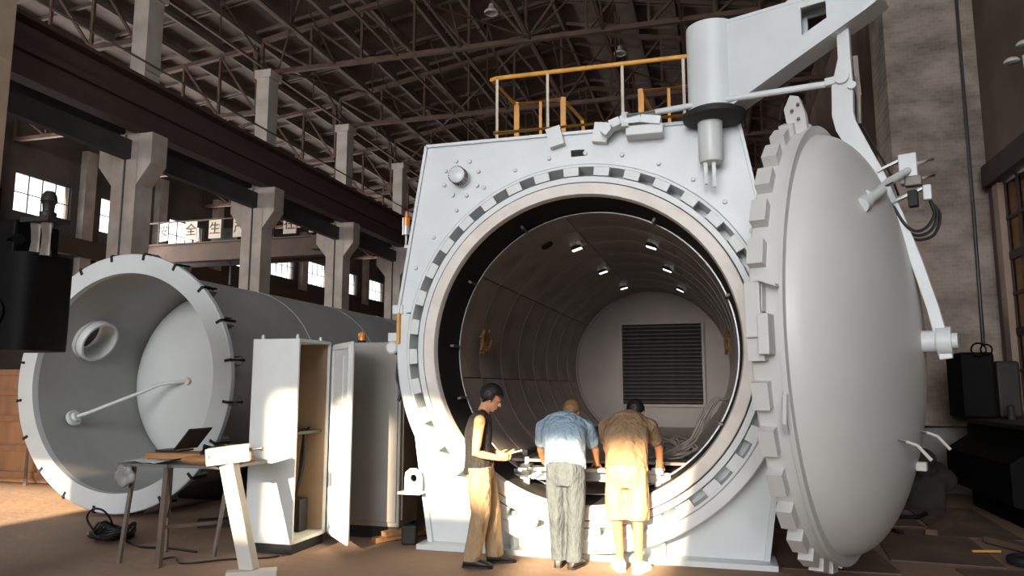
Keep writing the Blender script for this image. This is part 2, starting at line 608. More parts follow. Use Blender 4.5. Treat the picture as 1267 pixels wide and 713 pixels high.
MB().lim(RX - .16, RX + .3, WY0 - .2, WY1 + .1, WZ1 - .12, WZ1 + .22).build('lintel', M['darkwood'], w)
MB().lim(RX - .12, RX + .3, WY0, WY1, WZ0 - .06, WZ0 + .06).build('window_sill', M['jamb'], w)
ny, nz = 6, 6
py = (WY1 - WY0 - .42) / ny
pz = (WZ1 - WZ0 - .18) / nz
me_p = MB().box((0, 0, 0), (.01, py - .05, pz - .05)).mesh('pane', M['amberglass'])
for i in range(ny + 1):
    y = WY0 + .2 + i * py
    MB().lim(RX + .03, RX + .09, y - .025, y + .025, WZ0 + .06, WZ1 - .12).build('muntin', M['darkwood'], w)
for j in range(1, nz):
    z = WZ0 + .06 + j * pz
    h = .06 if j % 2 == 0 else .022
    MB().lim(RX + .02, RX + .1, WY0 + .2, WY1 - .22, z - h, z + h).build('glazing_bar', M['darkwood'], w)
for i in range(ny):
    for j in range(nz):
        inst('pane', me_p, Matrix.Translation((RX + .06, WY0 + .2 + (i + .5) * py, WZ0 + .06 + (j + .5) * pz)), w)
w = thing('window_%d' % wn, (RX + .15, -3, 10.4), kind='structure')  # unseen clerestory, added as an opening for the fill from the right
wn += 1
for y in range(-18, 12, 2):
    MB().lim(RX + .1, RX + .2, y - .04, y + .04, 10.4, 12.8).build('mullion', M['winframe'], w)
    MB().lim(RX + .14, RX + .15, y + .04, y + 1.96, 10.46, 12.74).build('pane', M['glass'], w)
# conduits on the pillar
t = tag(MB().tube([(4.06, 13.24, 8.6), (4.05, 13.24, 4.6), (4.03, 13.24, 2.3)], .025, 8).build('conduit', M['cable'], None, True), 'thin black conduit running down the right edge of the brick pillar', 'conduit')
t = tag(MB().tube([(2.9, 13.24, 1.02), (4.2, 13.24, 1.02)], .022, 8).build('conduit', M['darkwood'], None, True), 'rusty horizontal pipe across the foot of the brick pillar', 'pipe')
# lamp bracket on the right wall
lt = thing('wall_lamp', (RX, 11.03, 5.9), 'grey double lamp bracket high on the right wall beside the brick pillar', 'lamp')
MB().tube([(RX, 11.03, 5.75), (RX - .14, 11.03, 5.82), (RX - .16, 11.03, 6.1)], .035, 8).build('bracket', M['lamp'], lt, True)
for (dx, dy, dz) in ((-.16, -.02, 6.22), (-.3, .05, 6.02)):
    MB().lathe([(0, .02), (.015, .09), (.04, .1), (.07, .075), (.09, .025), (.09, 0)], (RX + dx, 11.03 + dy, dz), (0, 0, 1), 20).build('lamp_head', M['lamp'], lt, True)
MB().box((RX - .08, 11.01, 5.88), (.12, .14, .2)).build('junction_box', M['lamp'], lt, False, .01)

# ------------------------------------------------------------------ ceilings: slabs, purlins, bracing
def roof(name, x0, x1, xr, ze, zr, y0, y1, rowsn, label_p):
    ro = thing(name, ((x0 + x1) / 2, (y0 + y1) / 2, ze), kind='structure')
    bays = [(y, min(y + 6, y1)) for y in range(int(y0), int(y1), 6)]
    for (xa, za, xb, zb) in ((x0, ze, xr, zr), (xr, zr, x1, ze)):
        if abs(xb - xa) < .1:
            continue
        for i in range(rowsn):
            f0, f1 = i / rowsn, (i + 1) / rowsn
            pa = V((xa + (xb - xa) * f0, 0, za + (zb - za) * f0))
            pb = V((xa + (xb - xa) * f1, 0, za + (zb - za) * f1))
            c = (pa + pb) / 2
            ang = -math.atan2(pb.z - pa.z, pb.x - pa.x)
            L = (pb - pa).length
            me = None
            for (ya, yb) in bays:
                # concrete trough slab: plate with ribs turned down along its edges
                if me is None or abs((yb - ya) - 6) > .01:
                    m2 = MB().box((0, 0, .06), (L + .02, yb - ya, .06))
                    for sx in (-1, 1):
                        m2.box((sx * (L / 2 - .05), 0, -.04), (.08, yb - ya - .04, .16))
                    for kk in range(4):
                        m2.box((0, -(yb - ya) / 2 + .1 + kk * (yb - ya - .2) / 3, -.03), (L - .2, .09, .13))
                    me = m2.mesh('roof_slab', M['roofslab'])
                inst('roof_slab', me, Matrix.Translation((c.x, (ya + yb) / 2, c.z)) @ Matrix.Rotation(ang, 4, 'Y'), ro)
            MB().bar((pa.x, y0, pa.z - .22), (pa.x, y1, pa.z - .22), .12, .2).build('purlin', M['purlin'], ro)
    return ro
main_roof = roof('ceiling', -16.6, 5, -5.8, 15.0, 16.9, -27, 62, 7, 'main')
side_roof = roof('ceiling', -28.6, -16.6, -16.62, 13.6, 15.0, -27, 62, 8, 'side')
# lattice girder along the tops of the columns and longitudinal bracing frames
for x in (-15.9, -13.2, -8.3, -3.3, 1.7):
    zt = 14.75 if x < -15 else 15.0 + (x + 16.6) / 10.8 * 1.7 - .4 if x < -5.8 else 15.0 + (5 - x) / 10.8 * 1.7 - .4
    for i, y in enumerate(range(11, 59, 6)):
        MB().bar((x, y + .2, 13.42), (x, y + 6.2, 13.42), .09, .09).build('brace', M['truss'], main_roof)
        MB().tube([(x, y + .2, 13.42), (x, y + 3.2, zt)], .04, 5).build('brace', M['truss'], main_roof)
        MB().tube([(x, y + 6.2, 13.42), (x, y + 3.2, zt)], .04, 5).build('brace', M['truss'], main_roof)
        MB().tube([(x, y + 3.2, 13.42), (x, y + 3.2, zt)], .03, 5).build('brace', M['truss'], main_roof)
# crossed bracing in the plane of the bottom chords
for i, y in enumerate(range(17, 59, 6)):
    for (xa, xb) in ((-15.6, -10.7), (-10.7, -5.8), (-5.8, -.8), (-.8, 4.1)):
        if (i + int(xa)) % 2 == 0:
            MB().tube([(xa, y + .2, 13.45), (xb, y + 6.2, 13.45)], .035, 5).build('brace', M['truss'], main_roof)
        else:
            MB().tube([(xb, y + .2, 13.5), (xa, y + 6.2, 13.5)], .035, 5).build('brace', M['truss'], main_roof)
    for xa in (-10.7, -5.8, -.8):
        MB().bar((xa, y + .2, 13.4), (xa, y + 6.2, 13.4), .08, .08).build('brace', M['truss'], main_roof)
        MB().tube([(xa, y + .2, 13.4), (xa, y + 3.2, 15.4)], .03, 5).build('brace', M['truss'], main_roof)
        MB().tube([(xa, y + 6.2, 13.4), (xa, y + 3.2, 15.4)], .03, 5).build('brace', M['truss'], main_roof)

def truss(x0, x1, xr, zb, ze, zr, npan, y, label):
    t = thing('roof_truss', ((x0 + x1) / 2, y, zb), label, 'roof truss', 'steel roof trusses')
    def top(x):
        return ze + (zr - ze) * (x - x0) / (xr - x0) if x < xr else ze + (zr - ze) * (x1 - x) / (x1 - xr)
    MB().bar((x0, y, zb), (x1, y, zb), .16, .16).build('bottom_chord', M['truss'], t)
    MB().bar((x0, y, ze), (xr, y, zr), .18, .16).build('top_chord', M['truss'], t)
    MB().bar((xr, y, zr), (x1, y, ze), .18, .16).build('top_chord', M['truss'], t)
    for i in range(npan + 1):
        x = x0 + (x1 - x0) * i / npan
        MB().bar((x, y, zb), (x, y, top(x)), .09, .09).build('vertical_strut', M['truss'], t)
        if i < npan:
            x2 = x0 + (x1 - x0) * (i + 1) / npan
            if (x + x2) / 2 < xr:
                MB().bar((x, y, top(x)), (x2, y, zb), .08, .08).build('diagonal_strut', M['truss'], t)
            else:
                MB().bar((x, y, zb), (x2, y, top(x2)), .08, .08).build('diagonal_strut', M['truss'], t)
    return t
t0 = truss(-16.3, 4.4, -5.8, 13.4, 14.7, 16.5, 10, 17.2, 'steel roof truss over the main hall, first counting from the camera')
for i in range(1, 8):
    copy_tree(t0, Matrix.Translation((-5.95, 17.2 + 6 * i, 13.4)), 'steel roof truss over the main hall, %s counting from the camera' % ORD[i])
t1 = truss(-28.1, -16.5, -16.6, 11.9, 13.1, 14.5, 7, 17.2, 'lower steel truss over the left aisle, first counting from the camera')
for i in range(1, 7):
    copy_tree(t1, Matrix.Translation((-22.3, 17.2 + 6 * i, 11.9)), 'lower steel truss over the left aisle, %s counting from the camera' % ORD[i])

# ------------------------------------------------------------------ concrete columns with corbels
def column(x, y, label, near=False):
    c = thing('concrete_column', (x, y, 0), label, 'column', 'concrete hall columns')
    mt = M['concretedark'] if near else M['concrete']
    a = .42
    mb = MB()
    mb.lim(x - a, x - .04, y - .45, y + .2, 0, 8.8)
    mb.lim(x + .04, x + a, y - .45, y + .2, 0, 8.8)
    mb.lim(x - .05, x + .05, y - .38, y + .12, 0, 8.8)
    mb.build('lower_shaft', mt, c)
    mb = MB()
    if near:
        MB().lim(x - .42, x + .42, y - .45, y + .2, 8.8, 13.2).build('upper_shaft', mt, c)
        return c
    mb.prism([(x - .421, y - .44, 7.3), (x - .92, y - .44, 7.9), (x - .92, y - .44, 8.79), (x - .421, y - .44, 8.79)], (0, .6, 0))
    mb.prism([(x + .421, y - .44, 7.3), (x + .88, y - .44, 7.9), (x + .88, y - .44, 8.79), (x + .421, y - .44, 8.79)], (0, .6, 0))
    mb.build('corbel', mt, c)
    MB().lim(x - .1, x + .42, y - .4, y + .2, 8.8, 13.0).build('upper_shaft', mt, c)
    MB().lim(x - .18, x + .5, y - .45, y + .28, 13.0, 13.3).build('column_head', mt, c)
    MB().tube([(x + .0, y - .44, 0.02), (x + .0, y - .44, 8.6)], .025, 6).build('conduit', M['cable'], c)
    return c
c0 = column(-16.05, 17.1, 'tall concrete column with corbel rising behind the open steel tank')
for i, (y, lb) in enumerate([(23.1, 'concrete column with flared corbel in front of the slogan boards'), (29.1, 'third concrete column, beyond the slogan boards'), (35.1, 'slender distant column just left of the white vessel plate'), (41.1, 'distant column partly hidden by the white vessel plate'), (47.1, 'farthest visible column of the row under the crane girder')]):
    copy_tree(c0, Matrix.Translation((-16.05, y, 0)), lb)
column(-15.3, 11.85, 'pale column cut by the left edge of the picture', True)

# crane runway: two riveted girders on the corbels
g = thing('crane_girder', (-15.55, 26, 8.8), 'long rusty brown crane runway girder along the column row, main hall side', 'girder')
MB().lim(-15.62, -15.58, 4, 60, 8.86, 10.2).build('web', M['girder'], g)
MB().lim(-15.78, -15.35, 4, 60, 8.8, 8.88).build('bottom_flange', M['girder'], g)
MB().lim(-15.78, -15.25, 4, 60, 10.2, 10.3).build('top_flange', M['girder'], g)
MB().lim(-15.58, -15.44, 4, 60, 9.5, 9.66).build('stiffener_angle', M['girder'], g)
MB().lim(-15.56, -15.48, 4, 60, 10.3, 10.42).build('rail', M['girderblue'], g)
g2 = thing('crane_girder', (-17.0, 26, 8.8), 'dark blue grey crane girder on the aisle side of the columns', 'girder')
MB().lim(-17.03, -16.98, 4, 60, 8.86, 9.6).build('web', M['girderblue'], g2)
MB().lim(-17.2, -16.8, 4, 60, 8.8, 8.87).build('bottom_flange', M['girderblue'], g2)
MB().lim(-17.2, -16.8, 4, 60, 9.6, 9.67).build('top_flange', M['girderblue'], g2)
g3 = thing('tie_beam', (-16.2, 26, 8.0), 'dark tie beams linking the column corbels lengthwise', 'beam')
for i, (ya, yb) in enumerate([(12.3, 16.65), (17.56, 22.64), (23.56, 28.64), (29.56, 34.64), (35.56, 40.64)]):
    MB().lim(-16.1, -15.85, ya, yb, 8.05, 8.6).build('beam_segment', M['girderblue'], g3)
# small pipes along the top of the girder
tag(MB().tube([(-15.3, 5, 10.75), (-15.3, 60, 10.75)], .035, 6).build('handrail', M['legsteel'], None), 'thin pale handrail above the brown crane girder', 'handrail')

# ------------------------------------------------------------------ aisle crane with slogan boards
cb = thing('bridge_crane', (-22.4, 30.3, 7.6), 'rusty orange bridge crane across the left aisle under the slogan boards', 'crane')
MB().lim(-27.6, -17.35, 30.0, 30.3, 7.75, 8.55).build('bridge_girder', M['crane'], cb)
MB().lim(-27.6, -17.35, 29.9, 30.4, 8.55, 8.62).build('top_flange', M['crane'], cb)
MB().lim(-27.6, -17.35, 29.9, 30.4, 7.68, 7.75).build('bottom_flange', M['crane'], cb)
MB().lim(-27.6, -17.35, 31.6, 31.9, 7.75, 8.55).build('bridge_girder', M['girder'], cb)
MB().lim(-28.1, -27.3, 29.6, 32.3, 8.3, 8.75).build('end_carriage', M['girder'], cb)
MB().lim(-17.8, -17.3, 29.6, 32.3, 7.9, 8.5).build('end_carriage', M['girder'], cb)
MB().lim(-23.6, -22.2, 30.2, 31.7, 8.62, 9.3).build('trolley', M['grime'], cb, False, .05)
MB().tube([(-23, 30.9, 8.7), (-23, 30.9, 6.6)], .04, 6).build('hoist_rope', M['cable'], cb)
for x in (-26.5, -24.5, -22, -20, -18):
    MB().bar((x, 29.95, 8.6), (x, 29.95, 9.75), .06, .06).build('handrail_post', M['girder'], cb)
MB().bar((-27.5, 29.95, 9.7), (-17.5, 29.95, 9.7), .06, .06).build('handrail', M['girder'], cb)
names = ['leftmost white slogan board on the aisle crane, turned slightly aside', 'second white slogan board from the left, in front of a bright window', 'third white slogan board from the left on the aisle crane', 'slogan board half hidden by the second column', 'slogan board wholly behind the second column', 'slogan board just right of the second column', 'slogan board left of the third column corbel']
for i, ch in enumerate('安全生产重在预'):
    x = -26.05 + i * 1.36 + (.2 if i else 0)
    s = thing('sign_board', (x, 29.8, 8.7), names[i], 'sign', 'slogan boards on the aisle crane')
    MB().box((x, 29.8, 9.17), (.68, .05, .9), R(-18) if i == 0 else 0).build('board', M['sign'], s)
    inst('character', text_mesh(ch, .64, .006, M['ink']), Matrix.Translation((x, 29.8, 9.17)) @ Matrix.Rotation(R(-18) if i == 0 else 0, 4, 'Z') @ Matrix.Translation((0, -.035, 0)) @ XZ, s)

# hanging lamps among the trusses
for (x, y, z, lb) in ((-6.96, 22.4, 14.1, 'small white lamp hanging in the roof near the top of the picture'), (-3.25, 27.2, 14.35, 'small white lamp in the roof above the yellow railing')):
    l = thing('pendant_lamp', (x, y, z), lb, 'lamp', 'roof lamps')
    MB().lathe([(0, .22), (.06, .24), (.2, .1), (.34, .07), (.34, 0)], (x, y, z), (0, 0, 1), 16).build('lamp_shade', M['lamp'], l, True)
    MB().tube([(x, y, z + .3), (x, y, 15.9)], .02, 6).build('stem', M['truss'], l)

# ================================================================== the big autoclave
CX, CZ = -1.3, 2.04
AX = (0, 1, 0)
FY = 7.20          # front of the upper face plate
av = thing('autoclave', (CX, 8.0, 0), 'huge pale grey autoclave with its round mouth open towards the camera', 'autoclave')
# upper face plate with the half-round cut-out and a small slot
up = [(-3.19, 2.42), (-2.96, 4.22), (.26, 4.22), (.49, 2.42)]
arc = [(CX + 1.855 * math.cos(R(a)), CZ + 1.855 * math.sin(R(a))) for a in range(12, 169, 4)]
outline = [(-3.25, 2.42), (-2.96, 4.22), (.26, 4.22), (.58, 2.42)] + arc
slot = [(-1.38, 3.975), (-1.24, 3.975), (-1.24, 4.045), (-1.38, 4.045)]
face = plate_xz('face_plate', [outline, slot], FY, .03, M['plate'], av)
# flanged edge round the plate
e = MB()
for (p, q) in zip(outline[:3], outline[1:4]):
    e.bar((p[0], FY + .08, p[1]), (q[0], FY + .08, q[1]), .22 if abs(p[1] - q[1]) < .01 else .03, .03 if abs(p[1] - q[1]) < .01 else .22, up=(0, 0, 1) if abs(p[1] - q[1]) < .01 else (0, 1, 0))
e.build('plate_edge', M['plate'], av)
MB().lim(-2.9, .2, FY + .14, 9.2, 4.16, 4.2).build('platform', M['plate'], av)
# lower base plates, set back
lowl = [(-3.18, 1.55), (-2.95, .03), (-1.3, .03)] + [(CX + 1.80 * math.cos(R(a)), CZ + 1.80 * math.sin(R(a))) for a in range(270, 193, -4)]
lowr = [(CX - (p[0] - CX), p[1]) for p in lowl]
plate_xz('base_plate', [lowl], 7.50, .03, M['plate'], av)
plate_xz('base_plate', [lowr], 7.50, .03, M['plate'], av)
for s_ in (-1, 1):
    MB().bar((CX + s_ * 1.9, 7.54, 1.6), (CX + s_ * 1.66, 7.54, 0.02), .05, .16, up=(0, 1, 0)).build('base_edge', M['plate'], av)
MB().lim(CX - 1.75, CX + 1.75, 7.30, 7.72, 0, .05).build('foot_plate', M['plate'], av)
MB().lim(CX + .72, CX + .75, 7.33, 7.50, .05, .5).build('gusset', M['plate'], av)
MB().lim(CX - .75, CX - .72, 7.33, 7.50, .05, .42).build('gusset', M['plate'], av)
# mouth: seal ring, tooth channel, outer locking ring
O = (CX, 0, CZ)
MB().lathe([(7.17, 1.52), (7.15, 1.53), (7.15, 1.637), (7.16, 1.645), (7.75, 1.645), (7.75, 1.52)], O, AX, 128, True).build('seal_ring', M['gasket'], av, True)
MB().lathe([(7.20, 1.657), (7.18, 1.66), (7.18, 1.715), (7.19, 1.72), (7.46, 1.72), (7.46, 1.83), (7.62, 1.83), (7.62, 1.657)], O, AX, 128, True).build('tooth_channel', M['ring'], av, True)
lr = MB().lathe([(7.19, 1.81), (7.175, 1.815), (7.175, 1.838), (7.19, 1.85), (7.62, 1.85), (7.62, 1.81)], O, AX, 128, True).build('locking_ring', M['ring'], av, True)
MB().lathe([(7.20, 1.852), (7.20, 1.955), (7.21, 1.965), (7.46, 1.965), (7.46, 1.852)], O, AX, 96, True, R(168.5), R(371.5)).build('lower_ring', M['ring'], av, True)
NT = 36
tm = MB()
w2 = R(360 / NT) * .5
pts = []
for (r, a) in ((1.73, -w2 / 2), (1.73, w2 / 2), (1.815, w2 / 2), (1.815, -w2 / 2)):
    pts.append((r * math.cos(a), 7.18, r * math.sin(a)))
tm.prism(pts, (0, .09, 0))
tme = tm.mesh('tooth', M['ring'])
for i in range(NT):
    inst('tooth', tme, Matrix.Translation((CX, 0, CZ)) @ Matrix.Rotation(R(-360 / NT * (i + .25)), 4, 'Y'), lr)
# bolts round the cut-out
bme = MB().lathe([(0, .022), (-.02, .022), (-.026, .015), (-.026, 0)], (0, 0, 0), AX, 10).mesh('bolt', M['ring'], True)
for a in list(range(22, 162, 11)):
    inst('bolt', bme, Matrix.Translation((CX + 1.96 * math.cos(R(a)), FY, CZ + 1.96 * math.sin(R(a)))), av)
# vessel shell behind
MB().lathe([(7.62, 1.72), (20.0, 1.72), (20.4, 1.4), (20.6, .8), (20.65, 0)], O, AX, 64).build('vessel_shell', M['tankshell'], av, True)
# dark gap and inner liner
MB().lathe([(7.75, 1.60), (15.2, 1.60)], O, AX, 64).build('insulation_gap', M['black'], av, True)
MB().lathe([(7.24, 1.519), (7.86, 1.519), (7.86, 1.60)], O, AX, 96).build('gap_lining', M['black'], av, True)
segs = [7.88, 8.6, 9.5, 10.4, 11.3, 12.2, 13.1, 14.0, 14.9]
for i in range(len(segs) - 1):
    a, b = segs[i], segs[i + 1]
    for j in range(8):
        q0, q1 = R(45 * j + 11 + .25), R(45 * j + 56 - .25)
        MB().lathe([(a, 1.500), (b - .010, 1.500), (b - .010, 1.512), (a, 1.512)], O, AX, 14, True, q0, q1).build('liner_panel', M['liner'], av, True)
    MB().lathe([(b - .009, 1.4975), (b - .009, 1.505), (b - .002, 1.505), (b - .002, 1.4975)], O, AX, 96, True).build('seam_strip', M['linerwall'], av, True)
MB().lathe([(7.86, 1.495), (7.86, 1.507), (7.885, 1.507), (7.885, 1.495)], O, AX, 96, True).build('liner_rim', M['pipe'], av, True)
# end wall of the liner with round frame and louvre grille
MB().lathe([(14.9, 0), (14.9, 1.51), (14.95, 1.51), (14.95, 0)], O, AX, 64).build('end_wall', M['linerwall'], av, True)
MB().lathe([(14.86, 1.46), (14.86, 1.498), (14.895, 1.498), (14.895, 1.46)], (CX, 0, CZ), AX, 72, True).build('end_ring', M['linerwall'], av, True)
gr = MB().lim(-1.86, -.29, 14.83, 14.89, 1.29, 2.89).build('grille_box', M['slatdark'], av)
sl = MB()
sl.bar((-.77, 0, 0), (.77, 0, 0), .045, .03, up=(0, -.5, 1))
sme = sl.mesh('slat', M['slat'])
for i in range(21):
    inst('slat', sme, Matrix.Translation((-1.075, 14.80, 1.36 + i * .0735)), gr)
fm = MB()
for (x0, x1, z0, z1) in ((-1.89, -1.84, 1.26, 2.92), (-.31, -.26, 1.26, 2.92), (-1.84, -.31, 1.26, 1.31), (-1.84, -.31, 2.87, 2.92)):
    fm.lim(x0, x1, 14.77, 14.86, z0, z1)
fm.build('grille_frame', M['linerwall'], gr)
# flat floor in the liner
MB().lim(CX - .93, CX + .93, 8.0, 14.85, .84, .87).build('deck', M['liner'], av)
for s_ in (-1, 1):
    MB().bar((CX + s_ * .88, 8.4, .90), (CX + s_ * .88, 14.8, .90), .05, .06).build('deck_rail', M['slat'], av)
# ports in the roof of the liner, glow put into their white covers
for (a, y) in ((-17.9, 9.44), (-16.8, 11.56), (-14.2, 13.7), (20.4, 9.42), (24.0, 11.17), (27.6, 13.27), (-27, 8.7)):
    T = Matrix.Translation((CX, y, CZ)) @ Matrix.Rotation(R(a), 4, 'Y')
    mb = MB()
    mb.lathe([(1.47, 0), (1.47, .075), (1.50, .075)], (0, 0, 0), (0, 0, 1), 14)
    o = inst('port', mb.mesh('port', M['slatdark'], True), T, av)
    mb = MB().box((.01, 0, 1.462), (.13, .09, .012))
    if a != -27:
        inst('port_cover', mb.mesh('port_cover', M['portglow']), T, o)
# struts across the dark gap
for a in (62, 118, 150, 178, 200, 215, 330, 300, 20):
    T = Matrix.Translation((CX, 7.5, CZ)) @ Matrix.Rotation(R(-a), 4, 'Y')
    inst('gap_strut', MB().lim(1.475, 1.52, .1, .3, -.012, .012).mesh('gap_strut', M['slat']), T, av)
# round vent on the plate
vt = MB().lathe([(FY, .10), (FY - .03, .10), (FY - .05, .085), (FY - .16, .085), (FY - .17, .07), (FY - .17, 0)], (-2.56, 0, 3.84), AX, 28).build('vent', M['plate'], av, True)
rib = MB().box((0, 0, 0), (.016, .1, .012)).mesh('vent_rib', M['slat'])
for i in range(22):
    a = 2 * math.pi * i / 22
    inst('vent_rib', rib, Matrix.Translation((-2.56 + .088 * math.cos(a), FY - .11, 3.84 + .088 * math.sin(a))) @ Matrix.Rotation(-a, 4, 'Y'), vt)
for i in range(8):
    a = 2 * math.pi * i / 8 + .3
    inst('bolt', bme, Matrix.Translation((-2.56 + .2 * math.cos(a), FY, 3.84 + .2 * math.sin(a))), av)
# lifting eye left, junction box, orange strip, beacon on the plate edge
lug = plate_xz('lifting_eye', [[(-3.22, .56), (-3.03, .56), (-3.03, .70), (-3.05, .76), (-3.10, .80), (-3.16, .80), (-3.21, .76), (-3.22, .70)], circle(-3.12, .70, .04, 20)], 7.36, .035, M['plate'], av)
MB().lim(-3.27, -3.02, 7.30, 7.45, .54, .565).build('lifting_eye_base', M['plate'], av)
MB().box((-3.26, 7.26, 2.46), (.12, .16, .1)).build('hinge_block', M['ring'], av, False, .01)
MB().lim(-3.255, -3.225, 7.16, 7.2, 2.1, 2.42).build('locking_bar', M['yellow'], av)
MB().lathe([(0, 0), (0, .07), (.18, .07), (.2, .05), (.2, 0)], (-3.34, 7.42, 2.06), (0, -1, 0), 20).build('pipe_stub', M['ring'], av, True)
MB().tube(smooth_path([(-3.28, 7.3, 1.98), (-3.30, 7.3, 1.75), (-3.25, 7.3, 1.6), (-3.28, 7.3, 1.5)]), .02, 6).build('hose', M['cable'], av, True)
bc = MB().lathe([(0, 0), (0, .04), (.1, .04), (.1, 0)], (-3.22, 7.28, 3.28), (0, 0, 1), 14).build('signal_tower', M['pipe'], av, True)
MB().tube([(-3.22, 7.28, 3.15), (-3.22, 7.28, 3.28)], .012, 6).build('stem', M['pipe'], bc, True)
MB().box((-3.19, 7.28, 3.15), (.08, .04, .03)).build('stem_bracket', M['pipe'], bc)
MB().lathe([(0, 0), (0, .042), (.09, .042), (.1, .02), (.16, .012), (.16, 0)], (-3.22, 7.28, 3.38), (0, 0, 1), 14).build('amber_lens', M['amber'], bc, True)
# small tabs on top of the plate
for (x, an) in ((-1.53, -14), (-1.06, 10)):
    T = Matrix.Translation((x, 7.16, 4.18)) @ Matrix.Rotation(R(an), 4, 'Y')
    inst('stop_tab', MB().lim(-.075, .075, -.05, .05, -.1, .1).mesh('stop_tab', M['ring']), T, av)

# ---- davit: pivot, post, arm
px_, py_ = 0.04, 7.0
po = MB().lathe([(4.23, .235), (5.06, .235), (5.06, 0)], (px_, py_, 0), (0, 0, 1), 40).build('davit_post', M['plate'], av, True)
MB().lathe([(4.13, 0), (4.13, .2), (4.16, .29), (4.20, .295), (4.235, .24), (4.235, 0)], (px_, py_, 0), (0, 0, 1), 40).build('slewing_bearing', M['rubber'], av, True)
sk = MB().lathe([(3.74, 0), (3.74, .105), (3.76, .115), (4.13, .115)], (px_ - .04, py_, 0), (0, 0, 1), 28).build('pivot_housing', M['ring'], av, True)
MB().lim(px_ - .12, px_ + .05, 7.0, 7.22, 3.84, 4.1).build('pivot_bracket', M['ring'], av)
for dx in (-.055, .02):
    MB().tube([(px_ - .04 + dx, py_ - .02, 3.75), (px_ - .04 + dx, py_ - .02, 3.5 + (.03 if dx < 0 else 0))], .018, 8).build('pivot_pin', M['ring'], sk, True)
ed = V((1.6, -.6, 0)).normalized()
en = V((-ed.y, ed.x, 0))
MA = Matrix(((ed.x, 0, ed.y, px_), (ed.y, 0, -ed.x, py_), (0, 1, 0, 0), (0, 0, 0, 1)))
web = [(.12, 5.02), (1.50, 5.02), (1.50, 4.88), (1.36, 4.80), (.16, 4.20)]
hole = [(.86, 4.955), (1.07, 4.955), (1.07, 4.80), (.86, 4.70)]
arm = inst('davit_arm', plate_mesh('davit_arm', [web, hole], .03, M['plate']), MA @ Matrix.Translation((0, 0, .11)), av)
inst('arm_web', plate_mesh('arm_web', [web, hole], .03, M['plate']), MA @ Matrix.Translation((0, 0, -.11)), arm)
def ap(t, z, o=0):
    return V((px_, py_, 0)) + ed * t + V((0, 0, z)) + V((ed.y, -ed.x, 0)) * o
MB().bar(ap(.14, 4.19), ap(1.37, 4.79), .26, .03).build('bottom_flange', M['plate'], arm)
MB().bar(ap(1.37, 4.79), ap(1.51, 4.87), .26, .03).build('bottom_flange', M['plate'], arm)
MB().bar(ap(.12, 5.03), ap(1.52, 5.03), .26, .03).build('top_flange', M['plate'], arm)
MB().lathe([(0, 0), (0, .05), (.06, .05), (.08, .03), (.08, 0)], ap(.75, 5.04), (0, 0, 1), 12).build('grease_cap', M['plate'], arm, True)

# ---- door: local frame x = axis of the dome, y = away, z = up
DA = R(-19.4)
MD = Matrix.Translation((.79, 6.72, 2.03)) @ Matrix.Rotation(DA, 4, 'Z')
def dome(r, h=.6, rr=1.70, s0=.2):
    return s0 + h * math.sqrt(max(0, 1 - (r / rr) ** 2))
prof = [(0.0, 1.58), (-.01, 1.60), (-.01, 1.74), (.0, 1.75), (.185, 1.75), (.20, 1.735), (.20, 1.705)]
rs = [1.70 * math.cos(R(a)) for a in range(2, 91, 4)] + [0]
prof += [(dome(r), r) for r in rs]
inner = [(dome(r, .56, 1.60, .05), r) for r in [1.58 * math.sin(R(a)) for a in range(0, 91, 6)]]
door = inst('door', MB().lathe(prof + inner[::-1], (0, 0, 0), (1, 0, 0), 128, True).mesh('door', M['door'], True), MD, av)
tag(door, 'dished round autoclave door swung open on its davit')
dt = MB()
w2 = R(360 / NT) * .56
pts = [(0.0, r * math.sin(a), r * math.cos(a)) for (r, a) in ((1.74, -w2 / 2), (1.74, w2 / 2), (1.84, w2 / 2), (1.84, -w2 / 2))]
dt.prism(pts, (.105, 0, 0))
dme = dt.mesh('tooth', M['door'])
for i in range(NT):
    inst('tooth', dme, MD @ Matrix.Rotation(R(360 / NT * (i + .4)), 4, 'X'), door)
def dl(s, y, z):
    return MD @ V((s, y, z - 2.03))
def dpart(name, mb, mt, smooth=False, parent=None, bevel=0):
    # mb is given in door coordinates (s, y, z above floor)
    mb.v = [dl(*p) for p in mb.v]
    return mb.build(name, mt, parent or door, smooth, bevel)
# thick inner seal step and back lip
dpart('rim_lip', MB().lathe([(.185, 1.69), (.185, 1.775), (.215, 1.775), (.215, 1.69)], (0, 0, 2.03), (1, 0, 0), 96, True), M['door'], True)
# lug at the top of the rim
a_ = R(-22)
Tl = Matrix.Translation((.1, 0, 2.03)) @ Matrix.Rotation(R(22), 4, 'X')
mb = MB()
mb.prism([Tl @ V(p) for p in ((-.05, -.07, 1.74), (.09, -.07, 1.74), (.09, -.07, 1.9), (.06, -.07, 2.03), (-.0, -.07, 2.05), (-.06, -.07, 1.95))], (0, .09, 0))
lg = dpart('rim_lug', mb, M['door'])
for (s_, z_) in ((.0, 1.93), (.04, 1.86), (.05, 1.97)):
    p = Tl @ V((s_, -.08, z_))
    dpart('bolt', MB().ell(p, .014, .014, .014, n=8, m=6), M['slat'], True, lg)
# bracket block and gusset on the near rim
dpart('rim_bracket', MB().box((.05, -1.84, 2.14), (.1, .06, .36)), M['door'], False, None, .008)
dpart('rim_bracket', MB().box((.12, -1.83, 1.98), (.07, .14, .26)), M['door'], False, None, .008)
dpart('rim_bracket', MB().prism([(.08, -1.78, 2.33), (.2, -1.78, 2.28), (.2, -1.86, 2.28), (.08, -1.92, 2.33)], (0, 0, .02)), M['door'])
h = MB().tube([(.19, -1.70, 1.62), (.2, -1.76, 1.60), (.19, -1.77, 1.42), (.185, -1.72, 1.37)], .016, 8)
dpart('handle', h, M['door'], True)
